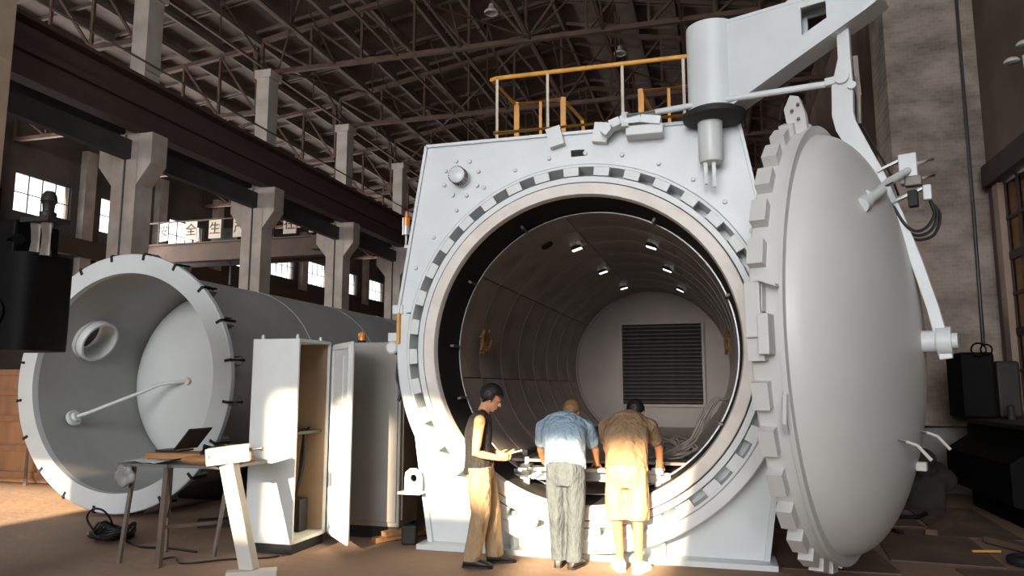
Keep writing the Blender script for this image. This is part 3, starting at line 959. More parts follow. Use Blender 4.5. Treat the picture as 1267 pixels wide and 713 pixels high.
# apex boss
dpart('boss', MB().lathe([(.74, 0), (.74, .085), (.9, .085), (.9, .11), (1.0, .11), (1.0, .06), (1.04, .06), (1.04, 0)], (0, 0, 2.0), (1, 0, 0), 28), M['ring'], True)
# two bent drain handles low on the dome
def hrod(y, z, s0):
    return MB().tube([(s0 - .06, y, z + .01), (s0 + .05, y, z - .01), (s0 + .12, y - .01, z - .035), (s0 + .2, y - .02, z - .13)], .012, 8)
dpart('drain_handle', hrod(-.72, 1.28, .68), M['whitewood'], True)
dpart('drain_handle', hrod(-.05, 1.31, .74), M['whitewood'], True)
dpart('plug', MB().box((.72, .1, 1.03), (.08, .08, .07)), M['whitewood'], False, None, .01)

# ---- yoke carrying the door, with linkage rod and lock cylinder
yk = [(.37, 4.80), (.37, 4.45), (.34, 4.2), (.33, 3.95), (.35, 3.84), (.46, 3.58), (.57, 3.36), (.69, 3.02), (.80, 2.64), (.89, 2.26), (.94, 1.98), (.955, 1.86)]
wd = [.10, .10, .17, .17, .17, .15, .11, .09, .085, .085, .09, .09]
mb = MB()
vs, fs = [], []
for i, (s_, z_) in enumerate(yk):
    j0, j1 = max(i - 1, 0), min(i + 1, len(yk) - 1)
    d = V((yk[j1][0] - yk[j0][0], 0, yk[j1][1] - yk[j0][1])).normalized()
    nn = V((-d.z, 0, d.x))
    for (a, b) in ((-1, -1), (1, -1), (1, 1), (-1, 1)):
        vs.append(V((s_, 0, z_)) + nn * a * wd[i] / 2 + V((0, b * .045, 0)))
for i in range(len(yk) - 1):
    for k_ in range(4):
        fs.append((i * 4 + k_, i * 4 + (k_ + 1) % 4, (i + 1) * 4 + (k_ + 1) % 4, (i + 1) * 4 + k_))
fs += [(3, 2, 1, 0), tuple(len(yk) * 4 - 4 + q for q in range(4))]
mb.add(vs, fs)
yoke = dpart('door_yoke', mb, M['ring'], False, av, .006)
dpart('yoke_pin', MB().lathe([(-.08, 0), (-.08, .06), (.08, .06), (.08, 0)], (.345, 0, 4.27), (0, 1, 0), 18), M['ring'], True, yoke)
dpart('yoke_pin', MB().lathe([(-.07, 0), (-.07, .035), (.07, .035), (.07, 0)], (.42, 0, 4.18), (0, 1, 0), 14), M['ring'], True, yoke)
dpart('adjusting_rod', MB().tube([(.45, 0, 4.45), (.46, 0, 4.1), (.45, 0, 3.85)], .02, 8), M['slat'], True, yoke)
# lock cylinders and bracket across the yoke
dpart('lock_cylinder', MB().tube([(.59, -.76, 3.05), (.70, -.45, 3.2), (.80, -.14, 3.35)], [.034, .034, .028], 12), M['ring'], True, yoke)
dpart('lock_cylinder', MB().lathe([(0, 0), (0, .055), (.1, .055), (.11, .04), (.42, .036), (.42, 0)], (.575, -.95, 2.93), (.13, .5, .25), 16), M['ring'], True, yoke)
dpart('lock_bracket', MB().bar((.57, -.06, 3.40), (.84, -.06, 3.50), .04, .02), M['pipe'], False, yoke)
dpart('lock_bracket', MB().bar((.68, -.06, 3.13), (.92, -.06, 3.22), .05, .02), M['pipe'], False, yoke)
dpart('lock_body', MB().box((.80, -.08, 3.37), (.13, .12, .24)), M['ring'], False, yoke, .008)
dpart('lock_valve', MB().box((.83, -.12, 3.26), (.12, .08, .08)), M['slat'], False, yoke, .008)
dpart('lock_valve', MB().box((.82, -.12, 3.12), (.07, .08, .13)), M['rubber'], False, yoke, .008)
dpart('lock_valve', MB().box((.92, -.10, 3.16), (.06, .06, .12)), M['ring'], False, yoke, .008)
for (z0, z1) in ((3.40, 3.43), (3.27, 3.30)):
    dpart('lock_nipple', MB().tube([(.84, -.08, z0), (.98, -.08, z1)], [.026, .014], 10), M['gasket'], True, yoke)
for q, r in enumerate((0, .03, .06)):
    dpart('hose', MB().tube(smooth_path([(.66 + r * .3, -.04 + r, 3.12), (.74, -.05 + r, 2.94 - r), (.82, -.06 + r, 2.87 - r), (.90 + r * .6, -.06 + r, 2.90 - r), (.95 + r * .6, -.06 + r, 2.99), (.93, -.06 + r, 3.1)]), .012, 8), M['cable'], True, yoke)
dpart('hose', MB().tube(smooth_path([(.44, .06, 3.9), (.53, .06, 3.68), (.64, .06, 3.42), (.70, .04, 3.2)]), .01, 6), M['cable'], True, yoke)
# linkage rod from the plate bracket to the yoke
rod = MB().tube([(-.78, 6.98, 4.27), (-.5, 6.98, 4.28), (.2, 6.80, 4.27), (.98, 6.63, 4.25)], .03, 12).build('linkage_rod', M['plate'], av, True)
MB().box((1.03, 6.61, 4.26), (.12, .07, .07), DA).build('rod_end', M['ring'], rod, False, .01)
MB().tube([(-.80, 6.98, 4.16), (-.80, 6.98, 4.30)], .035, 10).build('rod_pin', M['ring'], rod, True)
lk = MB()
cp = [(-1.02, 7.04, 4.12), (-.95, 7.04, 4.2), (-.85, 7.04, 4.235), (-.65, 7.04, 4.235), (-.46, 7.04, 4.20)]
for a, b in zip(cp[:-1], cp[1:]):
    lk.bar(a, b, .14, .08, up=(0, 0, 1))
lk.build('bell_crank', M['plate'], av)
MB().box((-.62, 7.1, 4.13), (.36, .2, .1)).build('bell_crank_bracket', M['ring'], av, False, .01)

# ---- guard railing on top
g = thing('guard_railing', (-1.3, 8.0, 4.2), 'orange yellow guard railing on top of the autoclave', 'railing')
MB().tube([(-2.30, 8.4, 5.09), (-2.36, 7.62, 5.09), (-2.3, 7.6, 5.09), (-.1, 7.6, 5.09), (.1, 7.6, 5.09)], .024, 10).build('top_rail', M['yellow'], g, True)
MB().tube([(-2.33, 7.6, 4.45), (.1, 7.6, 4.45)], .022, 10).build('mid_rail', M['yellow'], g, True)
for x in (-2.29, -1.71, -.89, -.25):
    MB().tube([(x, 7.6, 4.2), (x, 7.6, 5.09)], .016, 8).build('post', M['sign'], g, True)
for (xa, xb) in ((-2.30, -1.68), (-.78, -.1)):
    MB().tube([(xa, 8.4, 5.09), (xb, 8.4, 5.09)], .024, 10).build('top_rail', M['yellow'], g, True)
for x in (-2.28, -1.70, -.77):
    MB().tube([(x, 8.4, 4.2), (x, 8.4, 5.11)], .034, 8).build('post', M['yellow'], g, True)
for x in (-1.98, -.45):
    MB().tube([(x, 8.4, 4.2), (x, 8.4, 5.09)], .018, 8).build('post', M['yellow'], g, True)
MB().tube([(-1.70, 8.4, 5.09), (-1.56, 8.9, 5.0), (-1.52, 9.0, 4.6), (-1.52, 9.0, 4.2)], .024, 8).build('end_post', M['yellow'], g, True)
MB().tube([(-.77, 8.4, 5.09), (-.68, 8.9, 5.0), (-.66, 9.0, 4.2)], .024, 8).build('end_post', M['yellow'], g, True)

# ---- loose cables, bundles and work rail in the mouth
cable_words = ['loose grey cable hanging highest on the right wall of the autoclave mouth', 'thick grey cable looping down the right inside of the mouth']
for q in range(9):
    a = random.uniform(-.06, .06)
    b = random.uniform(-.06, .06)
    base = [(.08 + a * .3, 8.35 + b * 3, 1.50), (-.03 + a * .5, 8.3 + b, 1.50 + abs(a) * .4), (-.15 + a, 8.3 + b, 1.36 + b), (-.22 + a * 1.5, 8.28 + a, 1.18 + a), (-.34 + a * 1.5, 8.25 + b, .99 + abs(b)), (-.50 + b * 2, 8.2 + a * 2, .90 + abs(a)), (-.62 + a * 2, 8.25 - b, .89 + abs(b) * .5), (-.52 + a * 2, 8.32 + b * 2, 1.0 + abs(b) * 2), (-.36 + b * 2, 8.22 + a, .96 + abs(b)), (-.60 + b * 3, 8.15 + b, .89 + abs(a) * .5)]
    cbl = MB().tube(smooth_path(base, 4), .012, 7).build('cable', M['cablegrey'], None, True)
    tag(cbl, cable_words[q] if q < 2 else 'tangled grey cable drooping inside the right of the autoclave mouth', 'cable', 'loose cables in the mouth')
for (x, y, z, lb) in ((-2.72, 8.54, 2.20, 'brown bundle of tangled wire on the left wall inside the autoclave'), (.11, 9.6, 2.22, 'brown bundle of tangled wire on the right wall inside the autoclave')):
    mb = MB()
    pts = []
    for i in range(60):
        a = i * .9
        pts.append((x + random.uniform(-.03, .03), y + .2 * math.cos(a) * random.uniform(.4, 1), z + .17 * math.sin(a * 1.13) * random.uniform(.5, 1) - .0007 * i))
    mb.tube(pts, .012, 5)
    tag(mb.build('wire_bundle', M['debris'], None, True), lb, 'wire bundle', 'wire bundles')
wrk = thing('work_rail', (-1.3, 7.6, .52), 'white steel work rail across the bottom of the autoclave mouth', 'rail')
MB().lim(-2.02, -.56, 7.50, 7.66, .80, .835).build('rail_plate', M['whitewood'], wrk, False, .005)
for x in (-1.95, -1.6, -1.02, -.62):
    MB().lim(x - .03, x + .03, 7.56, 7.60, CZ - math.sqrt(1.519 ** 2 - (abs(x - CX) - .03) ** 2) + .005, .80).build('support', M['whitewood'], wrk)
for x in (-1.95, -.62):
    MB().lim(x - .05, x + .05, 7.5, 7.66, .835, .86).build('clamp', M['pipe'], wrk)
    MB().tube([(x, 7.58, .84), (x, 7.58, .93)], .02, 8).build('clamp_screw', M['pipe'], wrk, True)
MB().lim(-2.1, -.5, 7.62, 7.645, .70, .80).build('back_bar', M['pipe'], wrk)
MB().tube([(-2.06, 7.5, .78), (-1.9, 7.45, .74), (-1.78, 7.5, .80)], .014, 6).build('rod', M['pipe'], wrk, True)

# ================================================================== second vessel on the left
TX, TZ, TY = -7.55, 1.72, 8.0
tk = thing('steel_tank', (TX, 12, 0), 'open grey cylindrical steel tank lying on its side at the left', 'tank')
O2 = (TX, 0, TZ)
fg = MB().lathe([(TY, 1.43), (TY - .002, 1.45), (TY - .002, 1.67), (TY + .01, 1.685), (TY + .08, 1.685), (TY + .09, 1.66), (TY + .09, 1.43)], O2, AX, 128, True).build('flange', M['tank'], tk, True)
nd = V((-math.sin(R(64)), 0, math.cos(R(64))))
nc = V((TX, 8.83, TZ))
sh = MB().lathe([(TY + .09, 1.43), (10.2, 1.43), (10.2, 1.44), (17.0, 1.44), (17.0, 1.50), (TY + .09, 1.50)], O2, AX, 96, True)
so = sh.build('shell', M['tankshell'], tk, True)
cut = bpy.data.objects.new('tmp_cut', MB().lathe([(1.2, 0), (1.2, .285), (1.8, .285), (1.8, 0)], nc - W[so].translation, nd, 40).mesh('tmp', M['tank']))
C.objects.link(cut)
cut.matrix_basis = W[so]
bo = so.modifiers.new('b', 'BOOLEAN')
bo.object = cut
bo.operation = 'DIFFERENCE'
bo.solver = 'EXACT'
me2 = evaluated_mesh(so)
so.modifiers.clear()
so.data = me2
bpy.data.objects.remove(cut)
nz = MB().lathe([(1.30, .27), (1.30, .30), (1.32, .31), (1.66, .31), (1.66, .27)], nc, nd, 40, True).build('manhole_nozzle', M['tank'], tk, True)
MB().lathe([(1.40, .31), (1.40, .33), (1.425, .36), (1.425, .31)], nc, nd, 40, True).build('nozzle_collar', M['tank'], nz, True)
# domed head inside
MB().lathe([(9.95 - .5 * math.cos(R(a)), 1.425 * math.sin(R(a))) for a in range(0, 89, 4)] + [(9.95, 1.428), (10.1, 1.428), (10.1, 0)], O2, AX, 96).build('dished_head', M['head'], tk, True)
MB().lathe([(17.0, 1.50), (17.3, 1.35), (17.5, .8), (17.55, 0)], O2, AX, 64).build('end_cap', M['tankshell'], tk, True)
for y in (10.4, 12.6, 14.8):
    MB().lathe([(y, 1.499), (y, 1.503), (y + .03, 1.503), (y + .03, 1.499)], O2, AX, 96, True).build('weld_seam', M['tank'], tk, True)
# dip pipe
pf = V((-8.84, 8.56, 1.20))
pn = (V((TX, 8.56, TZ)) - pf).normalized()
dp = MB().tube([pf + pn * .02, pf + pn * .1, (-8.62, 8.6, 1.28), (-8.1, 9.15, 1.61), (-8.02, 9.2, 1.66), (-7.95, 9.24, 1.69), (-7.68, 9.42, 1.73), (-7.62, 9.47, 1.73)], .026, 12).build('dip_pipe', M['ring'], tk, True)
MB().lathe([(0, 0), (0, .11), (.05, .11), (.06, .07), (.1, .06), (.1, 0)], pf, pn, 24).build('pipe_flange', M['ring'], dp, True)
MB().lathe([(0, 0), (0, .055), (.06, .055), (.06, 0)], (-7.66, 9.40, 1.73), (0, 1, 0), 20).build('pipe_clamp', M['gasket'], dp, True)
# slots and swing-bolt lugs round the flange
slot_me = MB().box((0, -.004, 0), (.085, .02, .034)).mesh('bolt_slot', M['rubber'])
lug_mb = MB()
lug_mb.box((.0, .16, .055), (.16, .16, .014))
lug_mb.box((.0, .16, -.055), (.16, .16, .014))
lug_mb.box((.07, .24, 0), (.02, .014, .11))
lug_me = lug_mb.mesh('bolt_lug', M['cabgrey'])
bolt_me = MB().tube([(.03, .0, 0), (.04, .26, 0)], .02, 8).mesh('swing_bolt', M['rubber'], True)
for i in range(20):
    a = 9 + i * 18
    T = Matrix.Translation((TX, TY, TZ)) @ Matrix.Rotation(R(-a), 4, 'Y')
    inst('bolt_slot', slot_me, T @ Matrix.Translation((1.65, 0, 0)), fg)
    if math.cos(R(a)) > -.5:
        inst('bolt_lug', lug_me, T @ Matrix.Translation((1.62, 0, 0)), fg)
        inst('swing_bolt', bolt_me, T @ Matrix.Translation((1.66, 0, 0)), fg)
for y in (9.6, 15.0):
    mb = MB()
    poly = [(TX - 1.3, y, 0), (TX + 1.3, y, 0), (TX + 1.3, y, .55)] + [(TX + 1.51 * math.sin(R(a)), y, TZ - 1.51 * math.cos(R(a))) for a in range(50, -51, -10)] + [(TX - 1.3, y, .55)]
    mb.prism(poly, (0, .35, 0))
    mb.build('saddle', M['grime'], tk)

# ================================================================== control cabinets
c1 = thing('control_cabinet', (-4.38, 7.05, 0), 'tall white control cabinet standing open with its door swung out', 'cabinet')
x0, x1, y0, y1, zt = -4.66, -4.12, 6.70, 7.36, 2.14
MB().lim(x0, x1, y0, y0 + .03, .1, zt).build('side_panel', M['cabinet'], c1, False, .006)
MB().lim(x0, x1, y1 - .03, y1, .1, zt).build('side_panel', M['cabinet'], c1, False, .006)
MB().lim(x0 + .04, x1 - .03, y1 - .045, y1 - .03, .14, zt - .04).build('inner_lining', M['cabin'], c1)
MB().lim(x0, x0 + .03, y0 + .03, y1 - .03, .1, zt).build('back_panel', M['cabinet'], c1)
MB().lim(x0 + .03, x1, y0 + .03, y1 - .03, zt - .03, zt).build('top_panel', M['cabinet'], c1)
MB().lim(x0 + .03, x1, y0 + .03, y1 - .03, .1, .13).build('bottom_panel', M['cabinet'], c1)
MB().lim(x0 + .02, x1 - .02, y0 + .03, y1 - .03, 0, .1).build('plinth', M['rubber'], c1)
MB().lim(x0 + .04, x0 + .06, y0 + .04, y1 - .05, .14, zt - .04).build('mounting_plate', M['cabin'], c1)
MB().lim(x0 + .09, x1 - .06, y0 + .06, y1 - .05, 1.16, 1.19).build('shelf_bar', M['rubber'], c1)
MB().box((x0 + .25, y1 - .14, .30), (.2, .16, .34)).build('contactor_box', M['rubber'], c1, False, .01)
MB().tube(smooth_path([(x0 + .3, y1 - .12, 1.2), (x0 + .33, y1 - .14, 1.0), (x0 + .30, y1 - .13, .75), (x0 + .25, y1 - .16, .45)]), .018, 8).build('cable_loom', M['cable'], c1, True)
MB().tube(smooth_path([(x0 + .36, y1 - .10, 1.22), (x0 + .3, y1 - .12, 1.08), (x0 + .27, y1 - .14, .6)]), .014, 8).build('cable_loom', M['cable'], c1, True)
for (x, y) in ((x0 + .05, y0 + .1), (x1 - .08, y0 + .1), (x1 - .08, y1 - .1)):
    MB().lathe([(0, 0), (0, .02), (.025, .02), (.05, .012), (.05, 0)], (x, y, zt), (0, 0, 1), 10).build('eye_bolt', M['pipe'], c1, True)
ha, hb = V((-4.10, 7.38, 0)), V((-3.60, 6.86, 0))
dd = (hb - ha).normalized()
dn = V((dd.y, -dd.x, 0))
ddr = MB().bar(ha + V((0, 0, 1.10)), hb + V((0, 0, 1.10)), .025, 2.02).build('door', M['cabinet'], c1, False, .004)
def on_door(t, z, o):
    return ha + dd * t + V((0, 0, z)) + dn * o
L_ = (hb - ha).length
for s_ in (-1, 1):
    mb = MB()
    o = s_ * .022
    mb.bar(on_door(.05, .12, o), on_door(.05, 2.08, o), .03, .02, up=dn)
    mb.bar(on_door(L_ - .05, .12, o), on_door(L_ - .05, 2.08, o), .03, .02, up=dn)
    mb.bar(on_door(.05, .14, o), on_door(L_ - .05, .14, o), .02, .03)
    mb.bar(on_door(.05, 2.06, o), on_door(L_ - .05, 2.06, o), .02, .03)
    mb.build('door_frame', M['cabinet'], ddr)
    mb = MB().bar(on_door(.25, 1.72, o), on_door(.48, 1.72, o), .012, .5)
    mb.build('document_pocket', M['cabinet'], ddr)
    MB().bar(on_door(.36, .78, o * 1.5), on_door(.46, .78, o * 1.5), .025, .17).build('lock_plate', M['pipe'], ddr)
MB().tube([on_door(.62, .9, -.03), on_door(.62, .62, -.03)], .01, 6).build('handle', M['pipe'], ddr, True)

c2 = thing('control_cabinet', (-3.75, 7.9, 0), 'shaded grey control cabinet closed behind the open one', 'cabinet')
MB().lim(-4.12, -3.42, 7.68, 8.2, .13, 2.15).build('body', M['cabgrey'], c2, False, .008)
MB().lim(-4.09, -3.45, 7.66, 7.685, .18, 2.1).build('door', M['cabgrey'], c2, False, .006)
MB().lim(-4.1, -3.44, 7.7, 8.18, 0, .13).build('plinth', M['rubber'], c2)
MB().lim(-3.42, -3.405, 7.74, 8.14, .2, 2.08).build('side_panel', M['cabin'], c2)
MB().box((-3.5, 7.72, 2.2), (.14, .2, .1)).build('cable_gland_box', M['cabinet'], c2, False, .01)
bl = MB().lathe([(0, 0), (0, .045), (.03, .05), (.03, 0)], (-3.97, 7.78, 2.15), (0, 0, 1), 16).build('beacon', M['rubber'], c2, True)
MB().lathe([(.03, .042), (.1, .042), (.125, .025), (.13, 0)], (-3.97, 7.78, 2.15), (0, 0, 1), 16).build('amber_lens', M['amber'], bl, True)
# small bits on the floor between cabinet and autoclave
tag(MB().box((-3.22, 7.52, .10), (.16, .14, .2), .3).build('junction_box', M['grime'], None, False, .02), 'small dark box on the floor between cabinet and autoclave', 'box')
for i, (a, b, lb) in enumerate([((-3.6, 7.45, .03), (-3.22, 8.0, .05), 'pale wooden offcut lying flat beside the grey cabinet'), ((-3.52, 7.52, .085), (-3.30, 7.85, .10), 'short offcut on top of another beside the grey cabinet')]):
    tag(MB().bar(a, b, .1, .05).build('wood_offcut', M['wood']), lb, 'wood', 'wood offcuts')

# ================================================================== work table and what lies on it
tb = thing('work_table', (-5.0, 6.2, 0), 'rickety work table with thin steel legs in front of the tank', 'table')
ttop = MB().lim(-5.56, -4.36, 5.95, 6.55, .90, .925).build('table_top', M['laptopgrey'], tb)
for (a, b, w_, mt) in [((-5.46, 6.05, .90), (-5.52, 6.0, 0), .034, 'legsteel'), ((-5.03, 5.99, .90), (-5.02, 5.93, 0), .048, 'legbrown'), ((-4.66, 6.42, .90), (-4.82, 6.45, 0), .03, 'legsteel'), ((-5.40, 6.48, .9), (-5.42, 6.5, 0), .03, 'legsteel')]:
    MB().bar(a, b, w_, w_, up=(0, 1, 0)).build('leg', M[mt], tb)
MB().bar((-5.03, 6.0, .35), (-4.80, 6.44, .33), .03, .03).build('stretcher', M['legbrown'], tb)
for i, (x, y, a, z) in enumerate([(-5.38, 6.1, 12, .927), (-5.18, 6.08, -8, .931), (-5.25, 6.2, 24, .935)]):
    pp = MB()
    n = 6
    vs, fs = [], []
    for ix in range(n + 1):
        for iy in range(2):
            vs.append(Matrix.Translation((x, y, z)) @ Matrix.Rotation(R(a), 4, 'Z') @ V(((ix / n - .5) * .3, (iy - .5) * .21, .012 * math.sin(ix * 1.1 + i))))
    vs += [v - V((0, 0, .002)) for v in vs]
    m_ = (n + 1) * 2
    for ix in range(n):
        a0 = ix * 2
        fs += [(a0, a0 + 2, a0 + 3, a0 + 1), (m_ + a0 + 1, m_ + a0 + 3, m_ + a0 + 2, m_ + a0)]
        fs += [(a0, m_ + a0, m_ + a0 + 2, a0 + 2), (a0 + 1, a0 + 3, m_ + a0 + 3, m_ + a0 + 1)]
    fs += [(0, 1, m_ + 1, m_), (m_ - 2, 2 * m_ - 2, 2 * m_ - 1, m_ - 1)]
    for v in vs:
        v.z += .014
    pp.add(vs, fs)
    tag(pp.build('paper_sheet', M['paper']), ['curled paper sheet at the left end of the work table', 'paper sheet in the middle of the work table front', 'topmost paper sheet behind the others on the work table'][i], 'paper', 'papers on the table')
bg = MB()
for (x, y, z, r) in ((-5.53, 6.02, .80, .07), (-5.47, 5.99, .76, .06), (-5.40, 6.0, .80, .06), (-5.5, 6.0, .87, .05), (-5.42, 5.98, .86, .05)):
    bg.ell((x, y - .06, z), r, r * .6, r)
tag(remeshed(bg, 'plastic_bag', M['bag'], .012, 3), 'crumpled clear plastic bag hanging off the left end of the table', 'bag')
bd = tag(MB().box((-5.0, 6.26, .985), (.80, .3, .06), R(4)).build('wooden_board', M['wood'], None, False, .01), 'brown wooden board on the table under the laptop', 'board')
bw = MB()
bw.loft([(V((-5.0 + .45 * t, 6.14, .955 - .0 * t)), V((0, 1, 0)), V((0, 0, 1)), .05 + .05 * math.sin(t * 3.1), .02 + .03 * math.sin(t * 3.1)) for t in (0, .2, .4, .6, .8, 1)], 14)
tag(bw.build('leather_pouch', M['wood'], None, True), 'rounded brown pouch at the front edge of the table', 'pouch')
lp = thing('laptop', (-5.15, 6.3, 1.02), 'open black laptop with its tilted screen on the wooden board', 'laptop')
MB().box((-5.22, 6.30, 1.028), (.26, .24, .018), R(2)).build('keyboard_base', M['laptop'], lp, False, .004)
MB().box((0, 0, 0), (.012, .34, .26), 0, Matrix.Translation((-5.01, 6.30, 1.145)) @ Matrix.Rotation(R(40), 4, 'Y')).build('screen', M['laptop'], lp, False, .004)
for (x, y, sx, sy, sz, lb, mk, a) in [(-4.66, 6.36, .16, .14, .07, 'small brown carton on the right end of the table', 'wood', 10), (-4.52, 6.46, .14, .12, .05, 'flat tan carton beside the small brown carton', 'crate', -12)]:
    tag(MB().box((x, y, (1.015 if x < -4.62 else .925) + sz / 2), (sx, sy, sz), R(a)).build('carton', M[mk], None, False, .006), lb, 'carton')
tl = thing('hand_drill', (-4.74, 6.22, 1.02), 'dark hand drill lying behind the laptop screen', 'drill')
MB().tube([(-4.80, 6.20, 1.06), (-4.66, 6.24, 1.07), (-4.6, 6.25, 1.07)], [.042, .04, .02], 12).build('drill_body', M['grime'], tl, True)
MB().bar((-4.78, 6.205, 1.05), (-4.76, 6.12, 1.02), .04, .03).build('drill_handle', M['grime'], tl)
tag(MB().tube(smooth_path([(-4.98, 6.16, .965), (-4.97, 5.93, .95), (-4.95, 5.92, .8), (-4.93, 5.93, .6), (-4.97, 5.95, .45)]), .008, 6).build('cable', M['cable'], None, True), 'thin black cable hanging from the front of the table', 'cable')

# white trestle in front of the cabinet
ts = thing('trestle', (-4.2, 5.9, 0), 'white painted trestle with a square beam on a slanting leg', 'trestle')
MB().bar((-4.46, 5.80, 1.02), (-4.14, 5.98, 1.06), .16, .15).build('cross_beam', M['whitewood'], ts, False, .008)
MB().bar((-4.30, 5.90, .96), (-4.02, 5.88, .05), .14, .1, up=(0, 1, 0)).build('leg', M['whitewood'], ts, False, .008)
MB().bar((-4.16, 5.74, .035), (-3.80, 5.96, .035), .12, .07).build('foot', M['whitewood'], ts, False, .008)
MB().lathe([(0, 0), (0, .018), (.02, .018), (.02, 0)], (-4.40, 5.765, 1.03), (-.5, -1, 0), 10).build('bolt', M['slat'], ts, True)
MB().tube([(-4.14, 5.98, 1.08), (-4.02, 5.99, 1.09)], .02, 8).build('peg', M['whitewood'], ts, True)

# coil of black cable
cl = MB()
pts = []
for i in range(150):
    a = i * .42
    r = .17 + .05 * math.sin(i * .37) + .04 * (i % 7) / 7
    pts.append((-6.42 + r * math.cos(a), 6.86 + r * .9 * math.sin(a), .02 + .16 * i / 150 * (.7 + .3 * math.sin(i * 1.3))))
cl.tube(pts, .016, 6)
cl.tube(smooth_path([(-6.55, 6.74, .1), (-6.62, 6.7, .24), (-6.55, 6.69, .34), (-6.44, 6.72, .33), (-6.38, 6.78, .22), (-6.4, 6.84, .1)]), .011, 6)
tag(cl.build('cable_coil', M['cable'], None, True), 'coil of black cable on the floor in front of the tank', 'cable')
tag(MB().tube(smooth_path([(-6.2, 6.8, .012), (-5.8, 6.6, .012), (-5.5, 6.62, .012), (-5.1, 6.55, .012)]), .012, 6).build('cable', M['cable'], None, True), 'black cable trailing from the coil under the table', 'cable')
tag(MB().tube(smooth_path([(-5.05, 6.0, .012), (-5.2, 6.1, .012), (-5.15, 6.3, .012), (-4.9, 6.1, .012), (-4.6, 6.35, .012), (-4.3, 6.5, .012), (-4.2, 6.62, .012)]), .009, 6).build('cable', M['cable'], None, True), 'thin cable on the floor between table and open cabinet', 'cable')
tag(MB().bar((-6.0, 7.7, .05), (-5.2, 8.2, .05), .16, .08).build('timber', M['grime']), 'dark timber on the floor under the tank flange', 'timber')
dk = MB()
dk.box((-5.3, 7.95, .22), (.5, .4, .44), .2)
dk.box((-5.1, 7.8, .5), (.2, .2, .12), .4)
tag(dk.build('machine_block', M['grime'], None, False, .03), 'dark machine block in the shade beside the tank', 'machine')
tag(MB().lathe([(0, 0), (0, .05), (.06, .03), (.09, .0)], (-5.25, 7.55, 0), (0, 0, 1), 14).build('funnel', M['whitewood'], None, True), 'small white cone on the floor under the table', 'funnel')

# ================================================================== drilling machine head at the left edge
dm = thing('drilling_machine', (-5.95, 4.4, 0), 'black drilling machine head reaching in from the left edge', 'machine')
MB().lim(-6.35, -5.70, 4.15, 4.65, 0, 3.3).build('column', M['darkmetal'], dm, False, .02)
MB().lim(-5.75, -5.12, 4.3, 4.7, 2.30, 2.92).build('arm', M['darkmetal'], dm, False, .02)
hd = MB()
hd.loft([(V((-5.20, 4.5, z)), V((1, 0, 0)), V((0, 1, 0)), rx, .24, .5) for z, rx in ((1.92, .27), (2.0, .275), (2.4, .275), (2.64, .275), (2.66, .27))], 32)
hd.build('drill_head', M['darkmetal'], dm, True)
for x in (-5.03, -4.925):
    MB().tube([(x, 4.4, 2.64), (x, 4.4, 2.90)], .044, 16).build('hydraulic_cylinder', M['slat'], dm, True)
MB().box((-4.97, 4.42, 2.915), (.27, .2, .04)).build('top_plate', M['grime'], dm)
MB().lathe([(0, 0), (0, .055), (.05, .06), (.06, .04), (.12, .045), (.14, .06), (.19, .05), (.22, .03), (.22, 0)], (-4.95, 4.42, 2.93), (0, 0, 1), 18).build('lubricator', M['grime'], dm, True)
MB().tube([(-5.2, 4.35, 2.76), (-5.08, 4.3, 2.76)], .045, 12).build('side_knob', M['darkmetal'], dm, True)
MB().lathe([(0, 0), (0, .11), (.02, .12), (.03, .11), (.03, 0)], (-5.22, 4.262, 2.2), (0, -1, 0), 28).build('inspection_cover', M['darkmetal'], dm, True)

# ================================================================== crate and bars at the left edge
cr = thing('wooden_crate', (-12.0, 10.6, 0), 'brown wooden crate in the sun at the left edge', 'crate')
MB().lim(-12.9, -11.05, 10.3, 11.1, .02, 1.95).build('box', M['crate'], cr)
for z in (.1, .55, 1.05, 1.5, 1.85):
    MB().lim(-12.9, -11.05, 10.26, 10.3, z, z + .1).build('batten', M['crate'], cr)
tag(MB().tube([(-11.32, 10.1, 0), (-11.32, 10.1, 2.0)], .03, 8).build('steel_bar', M['legbrown'], None, True), 'thin steel bar standing in front of the wooden crate', 'bar')
tag(MB().lim(-10.9, -10.0, 10.6, 11.4, 0, 1.1).build('dark_cabinet', M['grime'], None, False, .02), 'dark low cabinet between the crate and the tank', 'cabinet')

# ================================================================== right-hand side clutter
mc = thing('machine_tool', (3.7, 11.2, 0), 'black machine tool against the right wall under the window', 'machine')
MB().lim(3.35, 4.24, 9.3, 12.0, 0, 1.16).build('bed', M['darkmetal'], mc, False, .04)
MB().lim(3.25, 4.24, 9.2, 12.1, 1.16, 1.22).build('tray', M['grime'], mc, False, .01)
MB().lim(3.2, 3.62, 11.5, 12.2, 1.22, 2.12).build('headstock', M['darkmetal'], mc, False, .04)
MB().lim(3.66, 3.95, 11.6, 12.2, 1.22, 2.0).build('gear_box', M['grime'], mc, False, .04)
MB().prism([(3.35, 9.5, .25), (3.05, 9.5, .35), (3.05, 9.5, .8), (3.35, 9.5, 1.0)], (0, 2.4, 0)).build('apron', M['darkmetal'], mc)
MB().lathe([(0, 0), (0, .05), (.18, .045), (.2, .0)], (3.66, 11.2, 1.22), (0, 0, 1), 14).build('oil_can', M['rubber'], mc, True)
MB().tube([(3.42 + .09 * math.cos(a * .3), 11.45, 2.15 + .09 * math.sin(a * .3)) for a in range(0, 42)], .012, 6).build('hand_wheel', M['cable'], mc, True)
MB().tube([(3.52 + .07 * math.cos(a * .3), 11.47, 2.15 + .07 * math.sin(a * .3)) for a in range(0, 42)], .012, 6).build('hand_wheel', M['cable'], mc, True)
hp = MB()
